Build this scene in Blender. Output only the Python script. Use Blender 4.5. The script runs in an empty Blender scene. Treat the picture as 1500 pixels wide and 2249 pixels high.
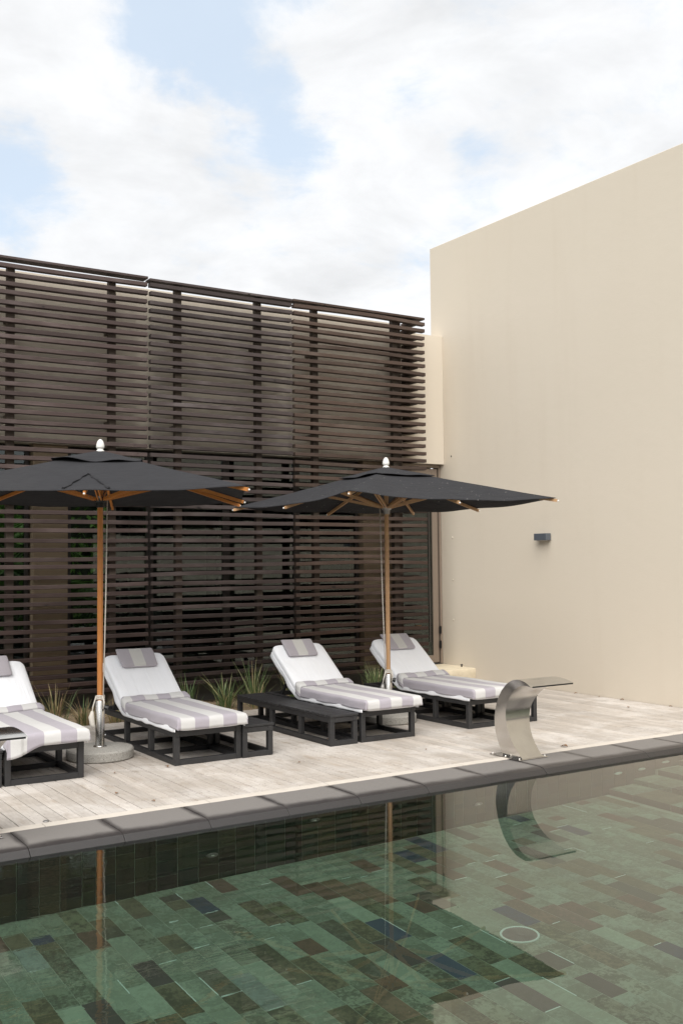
import bpy, math, random
from mathutils import Vector, Matrix
random.seed(7)
S = bpy.context.scene
COL = S.collection
R = math.radians
# ------------------------------------------------------------------ camera
cd = bpy.data.cameras.new('camera'); cam = bpy.data.objects.new('camera', cd); COL.objects.link(cam)
S.camera = cam
cd.sensor_fit = 'VERTICAL'; cd.sensor_height = 36; cd.lens = 36.666
cd.clip_start = 0.05; cd.clip_end = 3000
ax = Vector((0.8422168802, -0.0168208119, -0.5388764115)).normalized()
ay = Vector((-0.5390516817, -0.0442477708, -0.8411096356)); ay = (ay - ax * ay.dot(ax)).normalized()
az = ax.cross(ay)
cam.matrix_world = Matrix.Translation((0, 0, 1.75)) @ Matrix((ax, ay, az)).to_4x4()
# ------------------------------------------------------------------ world: hazy blue sky with broken bright cloud
SUN_EL, SUN_ROT = R(50), R(216)
W = bpy.data.worlds.new('World'); S.world = W; W.use_nodes = True
nt = W.node_tree; nt.nodes.clear()


class NB:
    """small helper for node graphs"""
    def __init__(s, tree): s.t = tree; s.n = tree.nodes; s.l = tree.links
    def node(s, typ, **kw):
        n = s.n.new(typ)
        for k, v in kw.items(): setattr(n, k, v)
        return n
    def put(s, sock, v):
        if isinstance(v, bpy.types.NodeSocket): s.l.new(v, sock)
        elif v is not None:
            if isinstance(v, (tuple, list)) and len(v) == 3 and sock.type == 'RGBA': v = (*v, 1)
            sock.default_value = v
    def math(s, op, a, b=0.5, c=None, clamp=False):
        n = s.node('ShaderNodeMath', operation=op, use_clamp=clamp)
        s.put(n.inputs[0], a); s.put(n.inputs[1], b)
        if c is not None: s.put(n.inputs[2], c)
        return n.outputs[0]
    def vmath(s, op, a, b=(0, 0, 0)):
        n = s.node('ShaderNodeVectorMath', operation=op); s.put(n.inputs[0], a)
        if op == 'SCALE': s.put(n.inputs['Scale'], b)
        else: s.put(n.inputs[1], b)
        return n.outputs['Value'] if op in ('LENGTH', 'DISTANCE', 'DOT_PRODUCT') else n.outputs[0]
    def noise(s, vec, scale, detail=4, rough=.55, dist=0, out='Fac', dim='3D'):
        n = s.node('ShaderNodeTexNoise', noise_dimensions=dim); s.put(n.inputs['Vector'], vec)
        n.inputs['Scale'].default_value = scale; n.inputs['Detail'].default_value = detail
        n.inputs['Roughness'].default_value = rough; n.inputs['Distortion'].default_value = dist
        return n.outputs[out]
    def ramp(s, fac, pts, interp='LINEAR'):
        n = s.node('ShaderNodeValToRGB'); s.put(n.inputs[0], fac); cr = n.color_ramp; cr.interpolation = interp
        while len(cr.elements) < len(pts): cr.elements.new(.5)
        for e, (p, c) in zip(cr.elements, pts):
            e.position = p; e.color = (*c, 1) if isinstance(c, tuple) else (c, c, c, 1)
        return n.outputs[0]
    def step(s, v, lo, hi, a=0., b=1.):
        n = s.node('ShaderNodeMapRange', interpolation_type='SMOOTHSTEP'); s.put(n.inputs[0], v)
        for i, x in enumerate((lo, hi, a, b)): n.inputs[i + 1].default_value = x
        return n.outputs[0]
    def mix(s, f, a, b, mode='MIX'):
        n = s.node('ShaderNodeMix', data_type='RGBA', blend_type=mode); s.put(n.inputs[0], f)
        s.put(n.inputs[6], a); s.put(n.inputs[7], b); return n.outputs[2]
    def mapping(s, vec, scale=(1, 1, 1), loc=(0, 0, 0), rot=(0, 0, 0)):
        n = s.node('ShaderNodeMapping'); s.put(n.inputs[0], vec)
        n.inputs['Scale'].default_value = scale; n.inputs['Location'].default_value = loc; n.inputs['Rotation'].default_value = rot
        return n.outputs[0]
    def bump(s, h, strength=.3, dist=.01, normal=None):
        n = s.node('ShaderNodeBump'); s.put(n.inputs['Height'], h); s.put(n.inputs['Strength'], strength)
        s.put(n.inputs['Distance'], dist)
        if normal: s.l.new(normal, n.inputs['Normal'])
        return n.outputs[0]


b = NB(nt)
tc = b.node('ShaderNodeTexCoord').outputs['Generated']
sky = b.node('ShaderNodeTexSky', sky_type='NISHITA', sun_disc=False, sun_elevation=SUN_EL, sun_rotation=SUN_ROT)
sky.air_density = 1.0; sky.dust_density = 2.0; sky.ozone_density = 1.5
sep = b.node('ShaderNodeSeparateXYZ'); b.put(sep.inputs[0], tc)
zc = b.math('ADD', b.math('MAXIMUM', sep.outputs[2], 0.0), .22)
pl = b.vmath('DIVIDE', tc, b.node('ShaderNodeCombineXYZ').outputs[0])
cz = nt.nodes[-1]
for nd in nt.nodes:
    if nd.type == 'COMBXYZ':
        for i in range(3): b.put(nd.inputs[i], zc)
warp = b.vmath('SCALE', b.vmath('SUBTRACT', b.noise(tc, 5.5, 6, .6, out='Color'), (.5, .5, .5)), .16)
dw = b.vmath('ADD', tc, warp)
# openings of blue in the cloud deck (directions in the sky)
HOLES = [(.393, .805, .445, .062, 1.0), (.36, .811, .46, .055, .95), (.325, .823, .475, .06, .75), (.43, .80, .415, .04, .7),
         (.456, .804, .385, .035, .75), (.267, .889, .371, .035, .55), (.308, .89, .335, .04, .7), (.262, .905, .34, .05, .6),
         (.537, .734, .416, .035, .45), (.605, .71, .36, .028, .55), (.431, .838, .336, .03, .5), (.235, .92, .30, .04, .7),
         (.626, .649, .432, .03, .25), (.40, .80, .52, .08, .6), (.2, .86, .46, .07, .5),
         (-.5, .5, .7, .25, .7), (-.8, -.2, .5, .25, .7), (.3, -.7, .6, .25, .6), (.8, -.3, .45, .2, .6), (0, .3, .95, .2, .6)]
hole = None
for x, y, z, r, wt in HOLES:
    v = Vector((x, y, z)).normalized()
    d = b.vmath('DISTANCE', dw, tuple(v))
    g = b.math('MULTIPLY', b.math('EXPONENT', b.math('MULTIPLY', b.math('POWER', b.math('DIVIDE', d, r * 1.05), 2.0), -1.0)), wt)
    hole = g if hole is None else b.math('ADD', hole, g)
PUFFS = [(0.293, 0.857, 0.425, 0.045, 0.9), (0.349, 0.853, 0.389, 0.055, 1.0), (0.391, 0.849, 0.355, 0.05, 0.8), (0.476, 0.758, 0.447, 0.06, 0.9), (0.455, 0.787, 0.417, 0.03, 0.5), (0.244, 0.89, 0.386, 0.03, 0.7), (0.324, 0.898, 0.299, 0.05, 0.8), (0.259, 0.875, 0.409, 0.035, 0.6), (0.326, 0.827, 0.458, 0.03, 0.3), (0.514, 0.789, 0.338, 0.08, 0.6)]
puff = None
for x, y, z, r, wt in PUFFS:
    d = b.vmath('DISTANCE', dw, tuple(Vector((x, y, z)).normalized()))
    g = b.math('MULTIPLY', b.math('EXPONENT', b.math('MULTIPLY', b.math('POWER', b.math('DIVIDE', d, r), 2.0), -1.0)), wt)
    puff = g if puff is None else b.math('ADD', puff, g)
fb = b.noise(pl, 3.4, 10, .62, .35)
fb2 = b.noise(pl, 8.0, 9, .64, .3)
dens = b.math('ADD', b.math('MULTIPLY', puff, .24), b.math('ADD', b.math('SUBTRACT', b.math('MULTIPLY', b.math('ADD', b.math('MULTIPLY', b.math('SUBTRACT', fb, .5), 1.5), .5), 1.25), b.math('MULTIPLY', hole, .36)), b.math('MULTIPLY', fb2, .50)))
cover = b.step(dens, .40, .90)
cover = b.math('ADD', b.math('MULTIPLY', cover, .88), .10)
shade = b.math('ADD', b.math('MULTIPLY', b.noise(pl, 3.8, 7, .6, .3), 4.4), 4.7)
ccol = b.vmath('SCALE', (0.985, 0.995, 1.01), shade)
haze = b.mix(.62, sky.outputs[0], (6.6, 7.6, 8.6))
bg = b.node('ShaderNodeBackground'); bg.inputs[1].default_value = .1
b.put(bg.inputs[0], b.mix(cover, haze, ccol))
wo = b.node('ShaderNodeOutputWorld'); nt.links.new(bg.outputs[0], wo.inputs[0])
# ------------------------------------------------------------------ sun (veiled by thin cloud)
sd = bpy.data.lights.new('sun', 'SUN'); sd.energy = 3.1; sd.angle = R(62); sd.color = (1, .965, .91)
sun = bpy.data.objects.new('sun', sd); COL.objects.link(sun)
ce = math.cos(SUN_EL)
sv = Vector((math.sin(SUN_ROT) * ce, math.cos(SUN_ROT) * ce, math.sin(SUN_EL)))
sun.rotation_euler = (-sv).to_track_quat('-Z', 'Y').to_euler(); sun.location = (0, 0, 20)
S.view_settings.view_transform = 'Standard'; S.view_settings.look = 'None'; S.view_settings.gamma = 1
S.view_settings.exposure = 0.50; S.view_settings.use_curve_mapping = False
S.render.engine = 'CYCLES'
S.cycles.max_bounces = 14; S.cycles.transmission_bounces = 10; S.cycles.glossy_bounces = 6; S.cycles.diffuse_bounces = 5
S.cycles.transparent_max_bounces = 16
S.cycles.caustics_reflective = True; S.cycles.caustics_refractive = True


# ------------------------------------------------------------------ materials
def newmat(name):
    m = bpy.data.materials.new(name); m.use_nodes = True; m.node_tree.nodes.clear()
    q = NB(m.node_tree); p = q.node('ShaderNodeBsdfPrincipled'); o = q.node('ShaderNodeOutputMaterial')
    q.l.new(p.outputs[0], o.inputs[0]); return m, q, p, o


def coords(q, kind='Object'): return q.node('ShaderNodeTexCoord').outputs[kind]
def wpos(q): return q.node('ShaderNodeNewGeometry').outputs['Position']
def orand(q): return q.node('ShaderNodeObjectInfo').outputs['Random']


def simple(name, col, rough=.6, metal=0, nscale=30, var=.15, bstr=.15, bdist=.002, stretch=(1, 1, 1), kind='Object', spec=.5):
    m, q, p, o = newmat(name); v = q.mapping(coords(q, kind), stretch)
    n = q.noise(v, nscale, 5, .6)
    q.put(p.inputs['Base Color'], q.mix(n, tuple(c * (1 - var) for c in col), tuple(min(1, c * (1 + var)) for c in col)))
    p.inputs['Roughness'].default_value = rough; p.inputs['Metallic'].default_value = metal
    p.inputs['Specular IOR Level'].default_value = spec
    if bstr: q.put(p.inputs['Normal'], q.bump(n, bstr, bdist))
    return m


def slat_mat(name, c1, c2, c3):
    m, q, p, o = newmat(name); r = orand(q)
    v = q.vmath('ADD', coords(q), q.node('ShaderNodeCombineXYZ').outputs[0])
    cx = [n for n in q.n if n.type == 'COMBXYZ'][0]; q.put(cx.inputs[0], q.math('MULTIPLY', r, 37.0)); q.put(cx.inputs[2], q.math('MULTIPLY', r, 11.0))
    g = q.noise(q.mapping(v, (2.2, 60, 60)), 1.6, 6, .65, .3)
    big = q.noise(q.mapping(v, (.9, 2, 2)), 1.5, 4, .6)
    k = q.noise(q.mapping(v, (6, 14, 14)), 1.0, 3, .5)
    c = q.mix(g, c1, c2); c = q.mix(q.step(big, .45, .75), c, c3)
    c = q.mix(q.step(k, .68, .74), c, tuple(x * .35 for x in c1))
    br = q.math('ADD', q.math('MULTIPLY', r, .45), .80)
    c = q.vmath('SCALE', c, br)
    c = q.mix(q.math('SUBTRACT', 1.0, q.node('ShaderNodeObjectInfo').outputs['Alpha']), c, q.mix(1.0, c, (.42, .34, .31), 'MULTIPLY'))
    q.put(p.inputs['Base Color'], c); q.put(p.inputs['Roughness'], q.math('ADD', q.math('MULTIPLY', g, .2), .62)); q.put(p.inputs['Specular IOR Level'], .3)
    q.put(p.inputs['Normal'], q.bump(g, .5, .003)); return m


M = {}
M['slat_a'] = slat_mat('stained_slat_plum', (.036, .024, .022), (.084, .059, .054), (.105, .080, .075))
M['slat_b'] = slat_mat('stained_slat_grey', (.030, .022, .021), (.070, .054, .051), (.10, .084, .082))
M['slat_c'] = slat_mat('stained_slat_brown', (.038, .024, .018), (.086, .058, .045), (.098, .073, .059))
M['post'] = slat_mat('stained_post', (.055, .040, .032), (.12, .092, .072), (.14, .115, .09))

# stucco
m, q, p, o = newmat('stucco_sand'); w = wpos(q)
n1 = q.noise(w, .35, 4, .5); n2 = q.noise(w, 60, 5, .7); n3 = q.noise(w, 7, 5, .6); n4 = q.noise(q.mapping(w, (3, 3, .25)), 1.2, 4, .6)
c = q.mix(n1, (.62, .55, .45), (.66, .595, .50)); c = q.mix(q.math('MULTIPLY', q.step(n4, .5, .8), .18), c, (.555, .475, .375))
c = q.mix(q.math('MULTIPLY', n2, .22), c, (.56, .485, .39))
crk = q.math('ABSOLUTE', q.math('SUBTRACT', q.noise(q.mapping(w, (1, .25, 1.2)), 1.1, 6, .7), .5))
q.put(p.inputs['Base Color'], c); p.inputs['Roughness'].default_value = .82
h = q.math('ADD', q.math('MULTIPLY', n2, .4), q.math('MULTIPLY', n3, .6))
q.put(p.inputs['Normal'], q.bump(h, .35, .012)); M['stucco'] = m
M['column_paint'] = simple('column_paint', (.36, .275, .185), .8, nscale=12, var=.06, bstr=.2)

# weathered deck board, long axis = Y
m, q, p, o = newmat('weathered_teak_deck'); w = wpos(q); r = orand(q)
off = q.node('ShaderNodeCombineXYZ'); q.put(off.inputs[1], q.math('MULTIPLY', r, 19.0)); q.put(off.inputs[2], q.math('MULTIPLY', r, 53.0))
v = q.vmath('ADD', w, off.outputs[0])
g = q.noise(q.mapping(v, (55, 2.2, 55)), 1.3, 8, .7, .4); g2 = q.noise(q.mapping(v, (170, 7, 170)), 1.0, 5, .7)
st = q.noise(w, 1.5, 7, .65, .5); st2 = q.noise(w, 6, 8, .72, .3); st3 = q.noise(q.mapping(w, (7, 2.2, 7)), 1.5, 5, .65)
c = q.mix(g, (.28, .238, .20), (.61, .56, .505))
c = q.mix(q.math('MULTIPLY', q.step(st, .40, .68), .55), c, (.70, .665, .63))
c = q.mix(q.math('MULTIPLY', q.step(st3, .50, .75), .5), c, (.33, .255, .185))
c = q.mix(q.math('MULTIPLY', q.step(g2, .50, .70), .5), c, (.22, .19, .165))
c = q.mix(q.math('MULTIPLY', q.step(st2, .56, .72), .42), c, (.24, .215, .195))
c = q.vmath('SCALE', c, q.math('ADD', q.math('MULTIPLY', r, .18), .88))
q.put(p.inputs['Base Color'], c); p.inputs['Roughness'].default_value = .78
q.put(p.inputs['Normal'], q.bump(q.math('ADD', g, g2), .5, .002)); M['deck'] = m
M['void'] = simple('deck_underside', (.03, .026, .022), .95, bstr=0)
M['strip'] = simple('pale_sandstone', (.56, .51, .45), .8, nscale=9, var=.14, bstr=.5, bdist=.004, kind='Object')

# coping slab: dark basalt, dries pale in the middle
m, q, p, o = newmat('basalt_coping'); gen = coords(q, 'Generated'); w = wpos(q); r = orand(q)
sp = q.node('ShaderNodeSeparateXYZ'); q.put(sp.inputs[0], gen)
nz = q.noise(w, 4.2, 5, .6, .4); nf = q.noise(w, 240, 3, .6); nm = q.noise(w, 26, 5, .65)
ex = q.math('SUBTRACT', .5, q.math('ABSOLUTE', q.math('SUBTRACT', sp.outputs[0], .5)))
ey = sp.outputs[1]
dry = q.math('ADD', q.math('MINIMUM', q.math('MULTIPLY', ex, 5.0), q.math('MULTIPLY', q.math('SUBTRACT', ey, .17), 2.2)), q.math('MULTIPLY', q.math('SUBTRACT', nz, .5), .45))
dry = q.step(dry, -.06, .42)
c = q.mix(dry, (.030, .026, .026), (.20, .186, .174)); c = q.mix(q.math('MULTIPLY', nm, .28), c, (.09, .082, .078))
c = q.mix(q.step(nf, .66, .70), c, (.24, .22, .20))
c = q.mix(q.step(q.noise(w, 3.1, 3, .5), .70, .8), c, (.16, .11, .05))
wl = q.node('ShaderNodeSeparateXYZ'); q.put(wl.inputs[0], w)      # splashed, algae-dark band along the waterline
wet = q.step(q.math('ADD', wl.outputs[2], q.math('MULTIPLY', q.math('SUBTRACT', nm, .5), .02)), -.022, .002, 1.0, 0.0)
c = q.mix(wet, c, (.028, .025, .024))
q.put(p.inputs['Base Color'], c); q.put(p.inputs['Roughness'], q.math('ADD', q.math('MULTIPLY', dry, .30), .40))
q.put(p.inputs['Normal'], q.bump(q.math('ADD', nf, q.math('MULTIPLY', nm, 2)), .35, .003)); M['coping'] = m


# slate tile, base colour from the object colour; alpha = how mottled
def tile_mat(name, island, wall=False):
    m, q, p, o = newmat(name); w = wpos(q)
    if island:
        r = q.node('ShaderNodeNewGeometry').outputs['Random Per Island']
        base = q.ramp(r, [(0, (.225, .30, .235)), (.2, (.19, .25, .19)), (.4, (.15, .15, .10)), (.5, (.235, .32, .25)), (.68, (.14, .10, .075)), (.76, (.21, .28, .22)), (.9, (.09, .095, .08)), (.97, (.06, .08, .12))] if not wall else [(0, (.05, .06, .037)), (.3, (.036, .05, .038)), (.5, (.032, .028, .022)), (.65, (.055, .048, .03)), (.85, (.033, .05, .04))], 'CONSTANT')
        al = .5
    else:
        oi = q.node('ShaderNodeObjectInfo'); base = oi.outputs['Color']; al = oi.outputs['Alpha']; r = oi.outputs['Random']
    off = q.node('ShaderNodeCombineXYZ'); q.put(off.inputs[2], q.math('MULTIPLY', r, 71.0))
    v = q.vmath('ADD', w, off.outputs[0])
    n1 = q.noise(v, 6, 5, .7, .6); n2 = q.noise(v, 38, 6, .75, .3); n3 = q.noise(v, 2.5, 5, .6)
    spk = q.step(q.math('ADD', q.math('MULTIPLY', n1, .5), q.math('MULTIPLY', n2, .6)), .49, .60)
    c = q.mix(q.math('MULTIPLY', spk, al), base, (.055, .062, .042))
    c = q.mix(q.math('MULTIPLY', q.math('MULTIPLY', q.step(n3, .5, .7), al), .45), c, (.135, .12, .055))
    c = q.mix(q.math('MULTIPLY', n2, .22), c, q.vmath('SCALE', base, 1.35))
    blot = q.step(q.noise(w, 1.3, 6, .68, .5), .62, .74)
    c = q.mix(q.math('MULTIPLY', q.math('MULTIPLY', blot, n2), .9), c, (.03, .05, .05))
    q.put(p.inputs['Base Color'], c); p.inputs['Roughness'].default_value = .55
    q.put(p.inputs['Normal'], q.bump(n2, .4, .004)); return m


M['tile'] = tile_mat('slate_tile', False); M['tile_far'] = tile_mat('slate_tile_many', True); M['tile_wall'] = tile_mat('slate_wall_tile_many', True, True)
M['grout'] = simple('pool_grout', (.30, .37, .30), .85, nscale=8, var=.25, bstr=0)
M['limescale'] = simple('limescale_joint', (.62, .78, .76), .7, nscale=20, var=.1, bstr=0)

# water
m, q, p, o = newmat('pool_water'); q.n.remove(p); w = wpos(q)
gl = q.node('ShaderNodeBsdfRefraction'); gl.inputs['IOR'].default_value = 1.333; gl.inputs['Roughness'].default_value = 0
gl.inputs['Color'].default_value = (.82, .90, .83, 1)
gw = q.node('ShaderNodeBsdfGlossy'); gw.inputs['Roughness'].default_value = 0; gw.inputs[0].default_value = (1, 1, 1, 1)
fw = q.node('ShaderNodeFresnel'); fw.inputs[0].default_value = 1.60; mw = q.node('ShaderNodeMixShader')
q.l.new(fw.outputs[0], mw.inputs[0]); q.l.new(gl.outputs[0], mw.inputs[1]); q.l.new(gw.outputs[0], mw.inputs[2])
s3 = q.node('ShaderNodeSeparateXYZ'); q.put(s3.inputs[0], w)
cal = q.step(q.math('SUBTRACT', s3.outputs[0], q.math('MULTIPLY', s3.outputs[1], .55)), -1.6, .3, .75, .03)
wa = q.noise(q.mapping(w, (1.0, 4.5, 1), rot=(0, 0, R(-6))), 2.0, 4, .5, .5); wb = q.noise(w, .7, 2, .4)
hh = q.math('MULTIPLY', q.math('ADD', q.math('MULTIPLY', wa, .9), q.math('MULTIPLY', wb, .6)), cal)
bw_ = q.bump(hh, 1.0, .0026)
for nd_ in (gl, gw, fw): q.put(nd_.inputs['Normal'], bw_)
q.l.new(mw.outputs[0], o.inputs[0]); M['water'] = m

# metals
def steel(name, col, rough, stretch, aniso=.5):
    m, q, p, o = newmat(name); v = q.mapping(coords(q), stretch)
    n = q.noise(v, 1.0, 6, .7); n2 = q.noise(coords(q), 3.5, 5, .6, .8)
    q.put(p.inputs['Base Color'], q.mix(q.step(n2, .35, .75), col, tuple(x * .84 for x in col)))
    p.inputs['Metallic'].default_value = 1
    q.put(p.inputs['Roughness'], q.math('ADD', q.math('MULTIPLY', n, .14), q.math('ADD', q.math('MULTIPLY', n2, .08), rough - .08)))
    q.put(p.inputs['Normal'], q.bump(n, .12, .0006)); p.inputs['Anisotropic'].default_value = aniso; return m


M['steel'] = steel('brushed_steel', (.66, .64, .61), .16, (400, 8, 8))
M['steel_pole'] = steel('polished_steel', (.62, .60, .57), .2, (200, 200, 4))
M['grey_metal'] = simple('cast_aluminium', (.32, .31, .30), .45, .7, 25, .15, .1)
M['lamp_metal'] = simple('powder_coated_grey', (.10, .115, .135), .42, .2, 60, .06, .05)
M['black_metal'] = simple('black_hardware', (.02, .02, .02), .4, .4, 25, .15, .1)
M['white_paint'] = simple('white_painted_wood', (.74, .73, .70), .45, 0, 40, .05, .1)

# black painted timber with chips
m, q, p, o = newmat('black_stained_timber'); v = coords(q); w = wpos(q)
n = q.noise(w, 14, 5, .7); f = q.noise(w, 120, 4, .7); gr = q.noise(q.mapping(w, (30, 30, 30)), 1, 4, .7)
bev = q.node('ShaderNodeNewGeometry').outputs['Pointiness']
c = q.mix(n, (.013, .013, .014), (.036, .035, .036)); c = q.mix(q.step(f, .72, .76), c, (.20, .19, .18))
q.put(p.inputs['Base Color'], c); p.inputs['Roughness'].default_value = .5
q.put(p.inputs['Normal'], q.bump(f, .35, .0015)); M['black'] = m

# teak
def teak(name, c1, c2, rough):
    m, q, p, o = newmat(name); v = q.mapping(coords(q), (60, 60, 2.5)); n = q.noise(v, 1, 6, .7, .5); n2 = q.noise(coords(q), 3, 4, .6)
    c = q.mix(n, c1, c2); c = q.mix(q.math('MULTIPLY', q.step(n2, .45, .75), .35), c, tuple(x * .6 for x in c1))
    q.put(p.inputs['Base Color'], c); p.inputs['Roughness'].default_value = rough; q.put(p.inputs['Normal'], q.bump(n, .25, .001)); return m


M['teak_new'] = teak('oiled_teak', (.36, .125, .028), (.58, .235, .055), .38)
M['teak_old'] = teak('weathered_teak_pole', (.30, .16, .07), (.55, .34, .18), .55)


# fabrics
def canvas(name, speck):
    m, q, p, o = newmat(name); w = wpos(q); v = coords(q)
    n = q.noise(v, 5, 6, .65, .6); f = q.noise(v, 420, 3, .6); d = q.noise(v, 46, 2, .4); big = q.noise(v, 1.6, 5, .6)
    c = q.mix(n, (.023, .023, .025), (.040, .040, .043)); c = q.mix(q.math('MULTIPLY', f, .4), c, (.042, .042, .046))
    c = q.mix(q.math('MULTIPLY', q.step(big, .5, .75), .3), c, (.045, .044, .044))
    if speck: c = q.mix(q.step(d, .755, .775), c, (.5, .48, .45))
    q.put(p.inputs['Base Color'], c); p.inputs['Roughness'].default_value = .88
    p.inputs['Specular IOR Level'].default_value = .12
    wr = q.noise(q.mapping(v, (1.5, 1.5, 9)), 3.0, 4, .55, 1.2)
    q.put(p.inputs['Normal'], q.bump(q.math('ADD', q.math('MULTIPLY', f, .06), q.math('MULTIPLY', wr, 1.0)), .7, .03)); return m


M['canvas'] = canvas('black_canvas', False); M['canvas_specked'] = canvas('black_canvas_dusty', True)
m, q, p, o = newmat('white_sheet'); v = coords(q); n = q.noise(v, 5, 5, .6, .8); f = q.noise(v, 500, 2, .5)
wr = q.noise(q.mapping(v, (9, 1.3, 1.3)), 1.4, 4, .55, .8)
q.put(p.inputs['Base Color'], q.mix(n, (.77, .78, .81), (.85, .855, .88))); p.inputs['Roughness'].default_value = .9
q.put(p.inputs['Normal'], q.bump(q.math('ADD', wr, q.math('MULTIPLY', f, .05)), .55, .02)); M['sheet'] = m


def towel_mat(name, stripes, dark, light, phase=0.):
    m, q, p, o = newmat(name); uv = q.node('ShaderNodeUVMap').outputs[0]; s = q.node('ShaderNodeSeparateXYZ'); q.put(s.inputs[0], uv)
    t = q.math('FRACT', q.math('MULTIPLY', q.math('ADD', s.outputs[0], phase), .5))
    k = q.math('LESS_THAN', t, .5)
    v = coords(q); n = q.noise(v, 9, 5, .6); f = q.noise(v, 330, 3, .7); lf = q.noise(q.mapping(uv, (90, 2, 1)), 1, 4, .7)
    c = q.mix(k, light, dark); c = q.mix(q.math('MULTIPLY', lf, .25), c, (.62, .60, .60)); c = q.mix(q.math('MULTIPLY', n, .2), c, q.vmath('SCALE', c, .8))
    q.put(p.inputs['Base Color'], c); p.inputs['Roughness'].default_value = .95; p.inputs['Sheen Weight'].default_value = .2
    q.put(p.inputs['Normal'], q.bump(q.math('ADD', q.math('MULTIPLY', f, .12), n), .5, .012)); return m


PURP = (.345, .315, .360); PALE = (.56, .555, .545)
M['towel'] = towel_mat('striped_towel', 5, PURP, PALE)
M['head_towel'] = towel_mat('striped_head_towel', 3, (.33, .30, .33), (.49, .48, .45))
M['rope'] = simple('cotton_rope', (.62, .58, .52), .9, 0, 200, .2, .4)
M['granite'] = None
m, q, p, o = newmat('washed_pebble_concrete'); v = coords(q)
vo = q.node('ShaderNodeTexVoronoi'); q.put(vo.inputs[0], v); vo.inputs['Scale'].default_value = 130
n = q.noise(v, 70, 4, .7); nb = q.noise(v, 4, 4, .6)
c = q.mix(vo.outputs['Distance'], (.24, .225, .20), (.50, .48, .44)); c = q.mix(q.step(n, .58, .66), c, (.09, .085, .08)); c = q.mix(q.math('MULTIPLY', nb, .4), c, (.30, .285, .26))
q.put(p.inputs['Base Color'], c); p.inputs['Roughness'].default_value = .85
q.put(p.inputs['Normal'], q.bump(vo.outputs['Distance'], .7, .004)); M['granite'] = m
M['limestone'] = simple('rough_limestone', (.62, .54, .40), .85, nscale=10, var=.20, bstr=.8, bdist=.01)
M['soil'] = simple('mulched_soil', (.17, .125, .075), .95, nscale=26, var=.6, bstr=.9, bdist=.02, kind='Object')
M['mulch'] = simple('dry_mulch', (.36, .27, .16), .9, nscale=4, var=.4, bstr=0)
M['frame'] = simple('taupe_door_frame', (.235, .185, .145), .5, nscale=20, var=.08, bstr=.1)
M['dark_frame'] = simple('dark_window_frame', (.045, .038, .032), .5, nscale=20, var=.08, bstr=.1)
M['inside'] = simple('interior_dark_wall', (.10, .095, .085), .8, bstr=0)
M['inside_pale'] = simple('interior_pale_panel', (.34, .33, .28), .8, nscale=3, var=.12, bstr=0)
M['ground'] = simple('lawn_ground', (.06, .08, .035), .95, nscale=3, var=.4, bstr=.5, bdist=.05)
M['paving'] = simple('stone_paving', (.30, .28, .25), .85, nscale=6, var=.15, bstr=.3)
M['seat_black'] = M['black']
# thin window pane: mostly clear, Fresnel mirror
m, q, p, o = newmat('window_glass'); q.n.remove(p)
tr = q.node('ShaderNodeBsdfTransparent'); tr.inputs[0].default_value = (.55, .60, .57, 1)
go = q.node('ShaderNodeBsdfGlossy'); go.inputs['Roughness'].default_value = 0; go.inputs[0].default_value = (.9, .95, .95, 1)
fr = q.node('ShaderNodeFresnel'); fr.inputs[0].default_value = 1.52; q.put(fr.inputs['Normal'], q.bump(q.noise(wpos(q), .9, 2, .4), .3, .004))
mx = q.node('ShaderNodeMixShader'); q.put(mx.inputs[0], q.math('MULTIPLY', fr.outputs[0], 1.25, clamp=True)); q.l.new(tr.outputs[0], mx.inputs[1]); q.l.new(go.outputs[0], mx.inputs[2])
q.l.new(mx.outputs[0], o.inputs[0]); M['glass'] = m


def leafmat(name, pts, trans=.25):
    m, q, p, o = newmat(name); r = q.node('ShaderNodeNewGeometry').outputs['Random Per Island']
    c = q.ramp(r, pts); n = q.noise(coords(q), 30, 3, .6); c = q.mix(q.math('MULTIPLY', n, .4), c, q.vmath('SCALE', c, .6))
    q.put(p.inputs['Base Color'], c); p.inputs['Roughness'].default_value = .55
    t = q.node('ShaderNodeBsdfTranslucent'); q.put(t.inputs[0], c); mx = q.node('ShaderNodeMixShader'); mx.inputs[0].default_value = trans
    q.l.new(p.outputs[0], mx.inputs[1]); q.l.new(t.outputs[0], mx.inputs[2]); q.l.new(mx.outputs[0], o.inputs[0]); return m


M['grass'] = leafmat('lily_turf_blade', [(0, (.09, .15, .05)), (.35, (.14, .22, .08)), (.6, (.22, .30, .13)), (.85, (.45, .42, .22)), (1, (.42, .30, .15))])
M['dry_grass'] = leafmat('dry_lily_turf_blade', [(0, (.10, .16, .06)), (.25, (.20, .22, .10)), (.5, (.46, .36, .18)), (.8, (.40, .24, .14)), (1, (.60, .50, .30))])
M['palm'] = leafmat('palm_frond', [(0, (.06, .13, .02)), (.5, (.11, .22, .04)), (1, (.17, .28, .06))], .35)
M['hedge'] = leafmat('hedge_leaf', [(0, (.025, .045, .015)), (.5, (.045, .075, .02)), (1, (.07, .11, .03))], .2)
M['hedge_core'] = simple('hedge_core', (.012, .018, .008), .95, bstr=0)
M['leaf'] = leafmat('dead_leaf', [(0, (.11, .05, .025)), (.5, (.22, .11, .05)), (1, (.38, .22, .10))], .1)
M['bark'] = simple('palm_bark', (.14, .11, .08), .9, nscale=20, var=.3, bstr=.6, bdist=.01)


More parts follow.
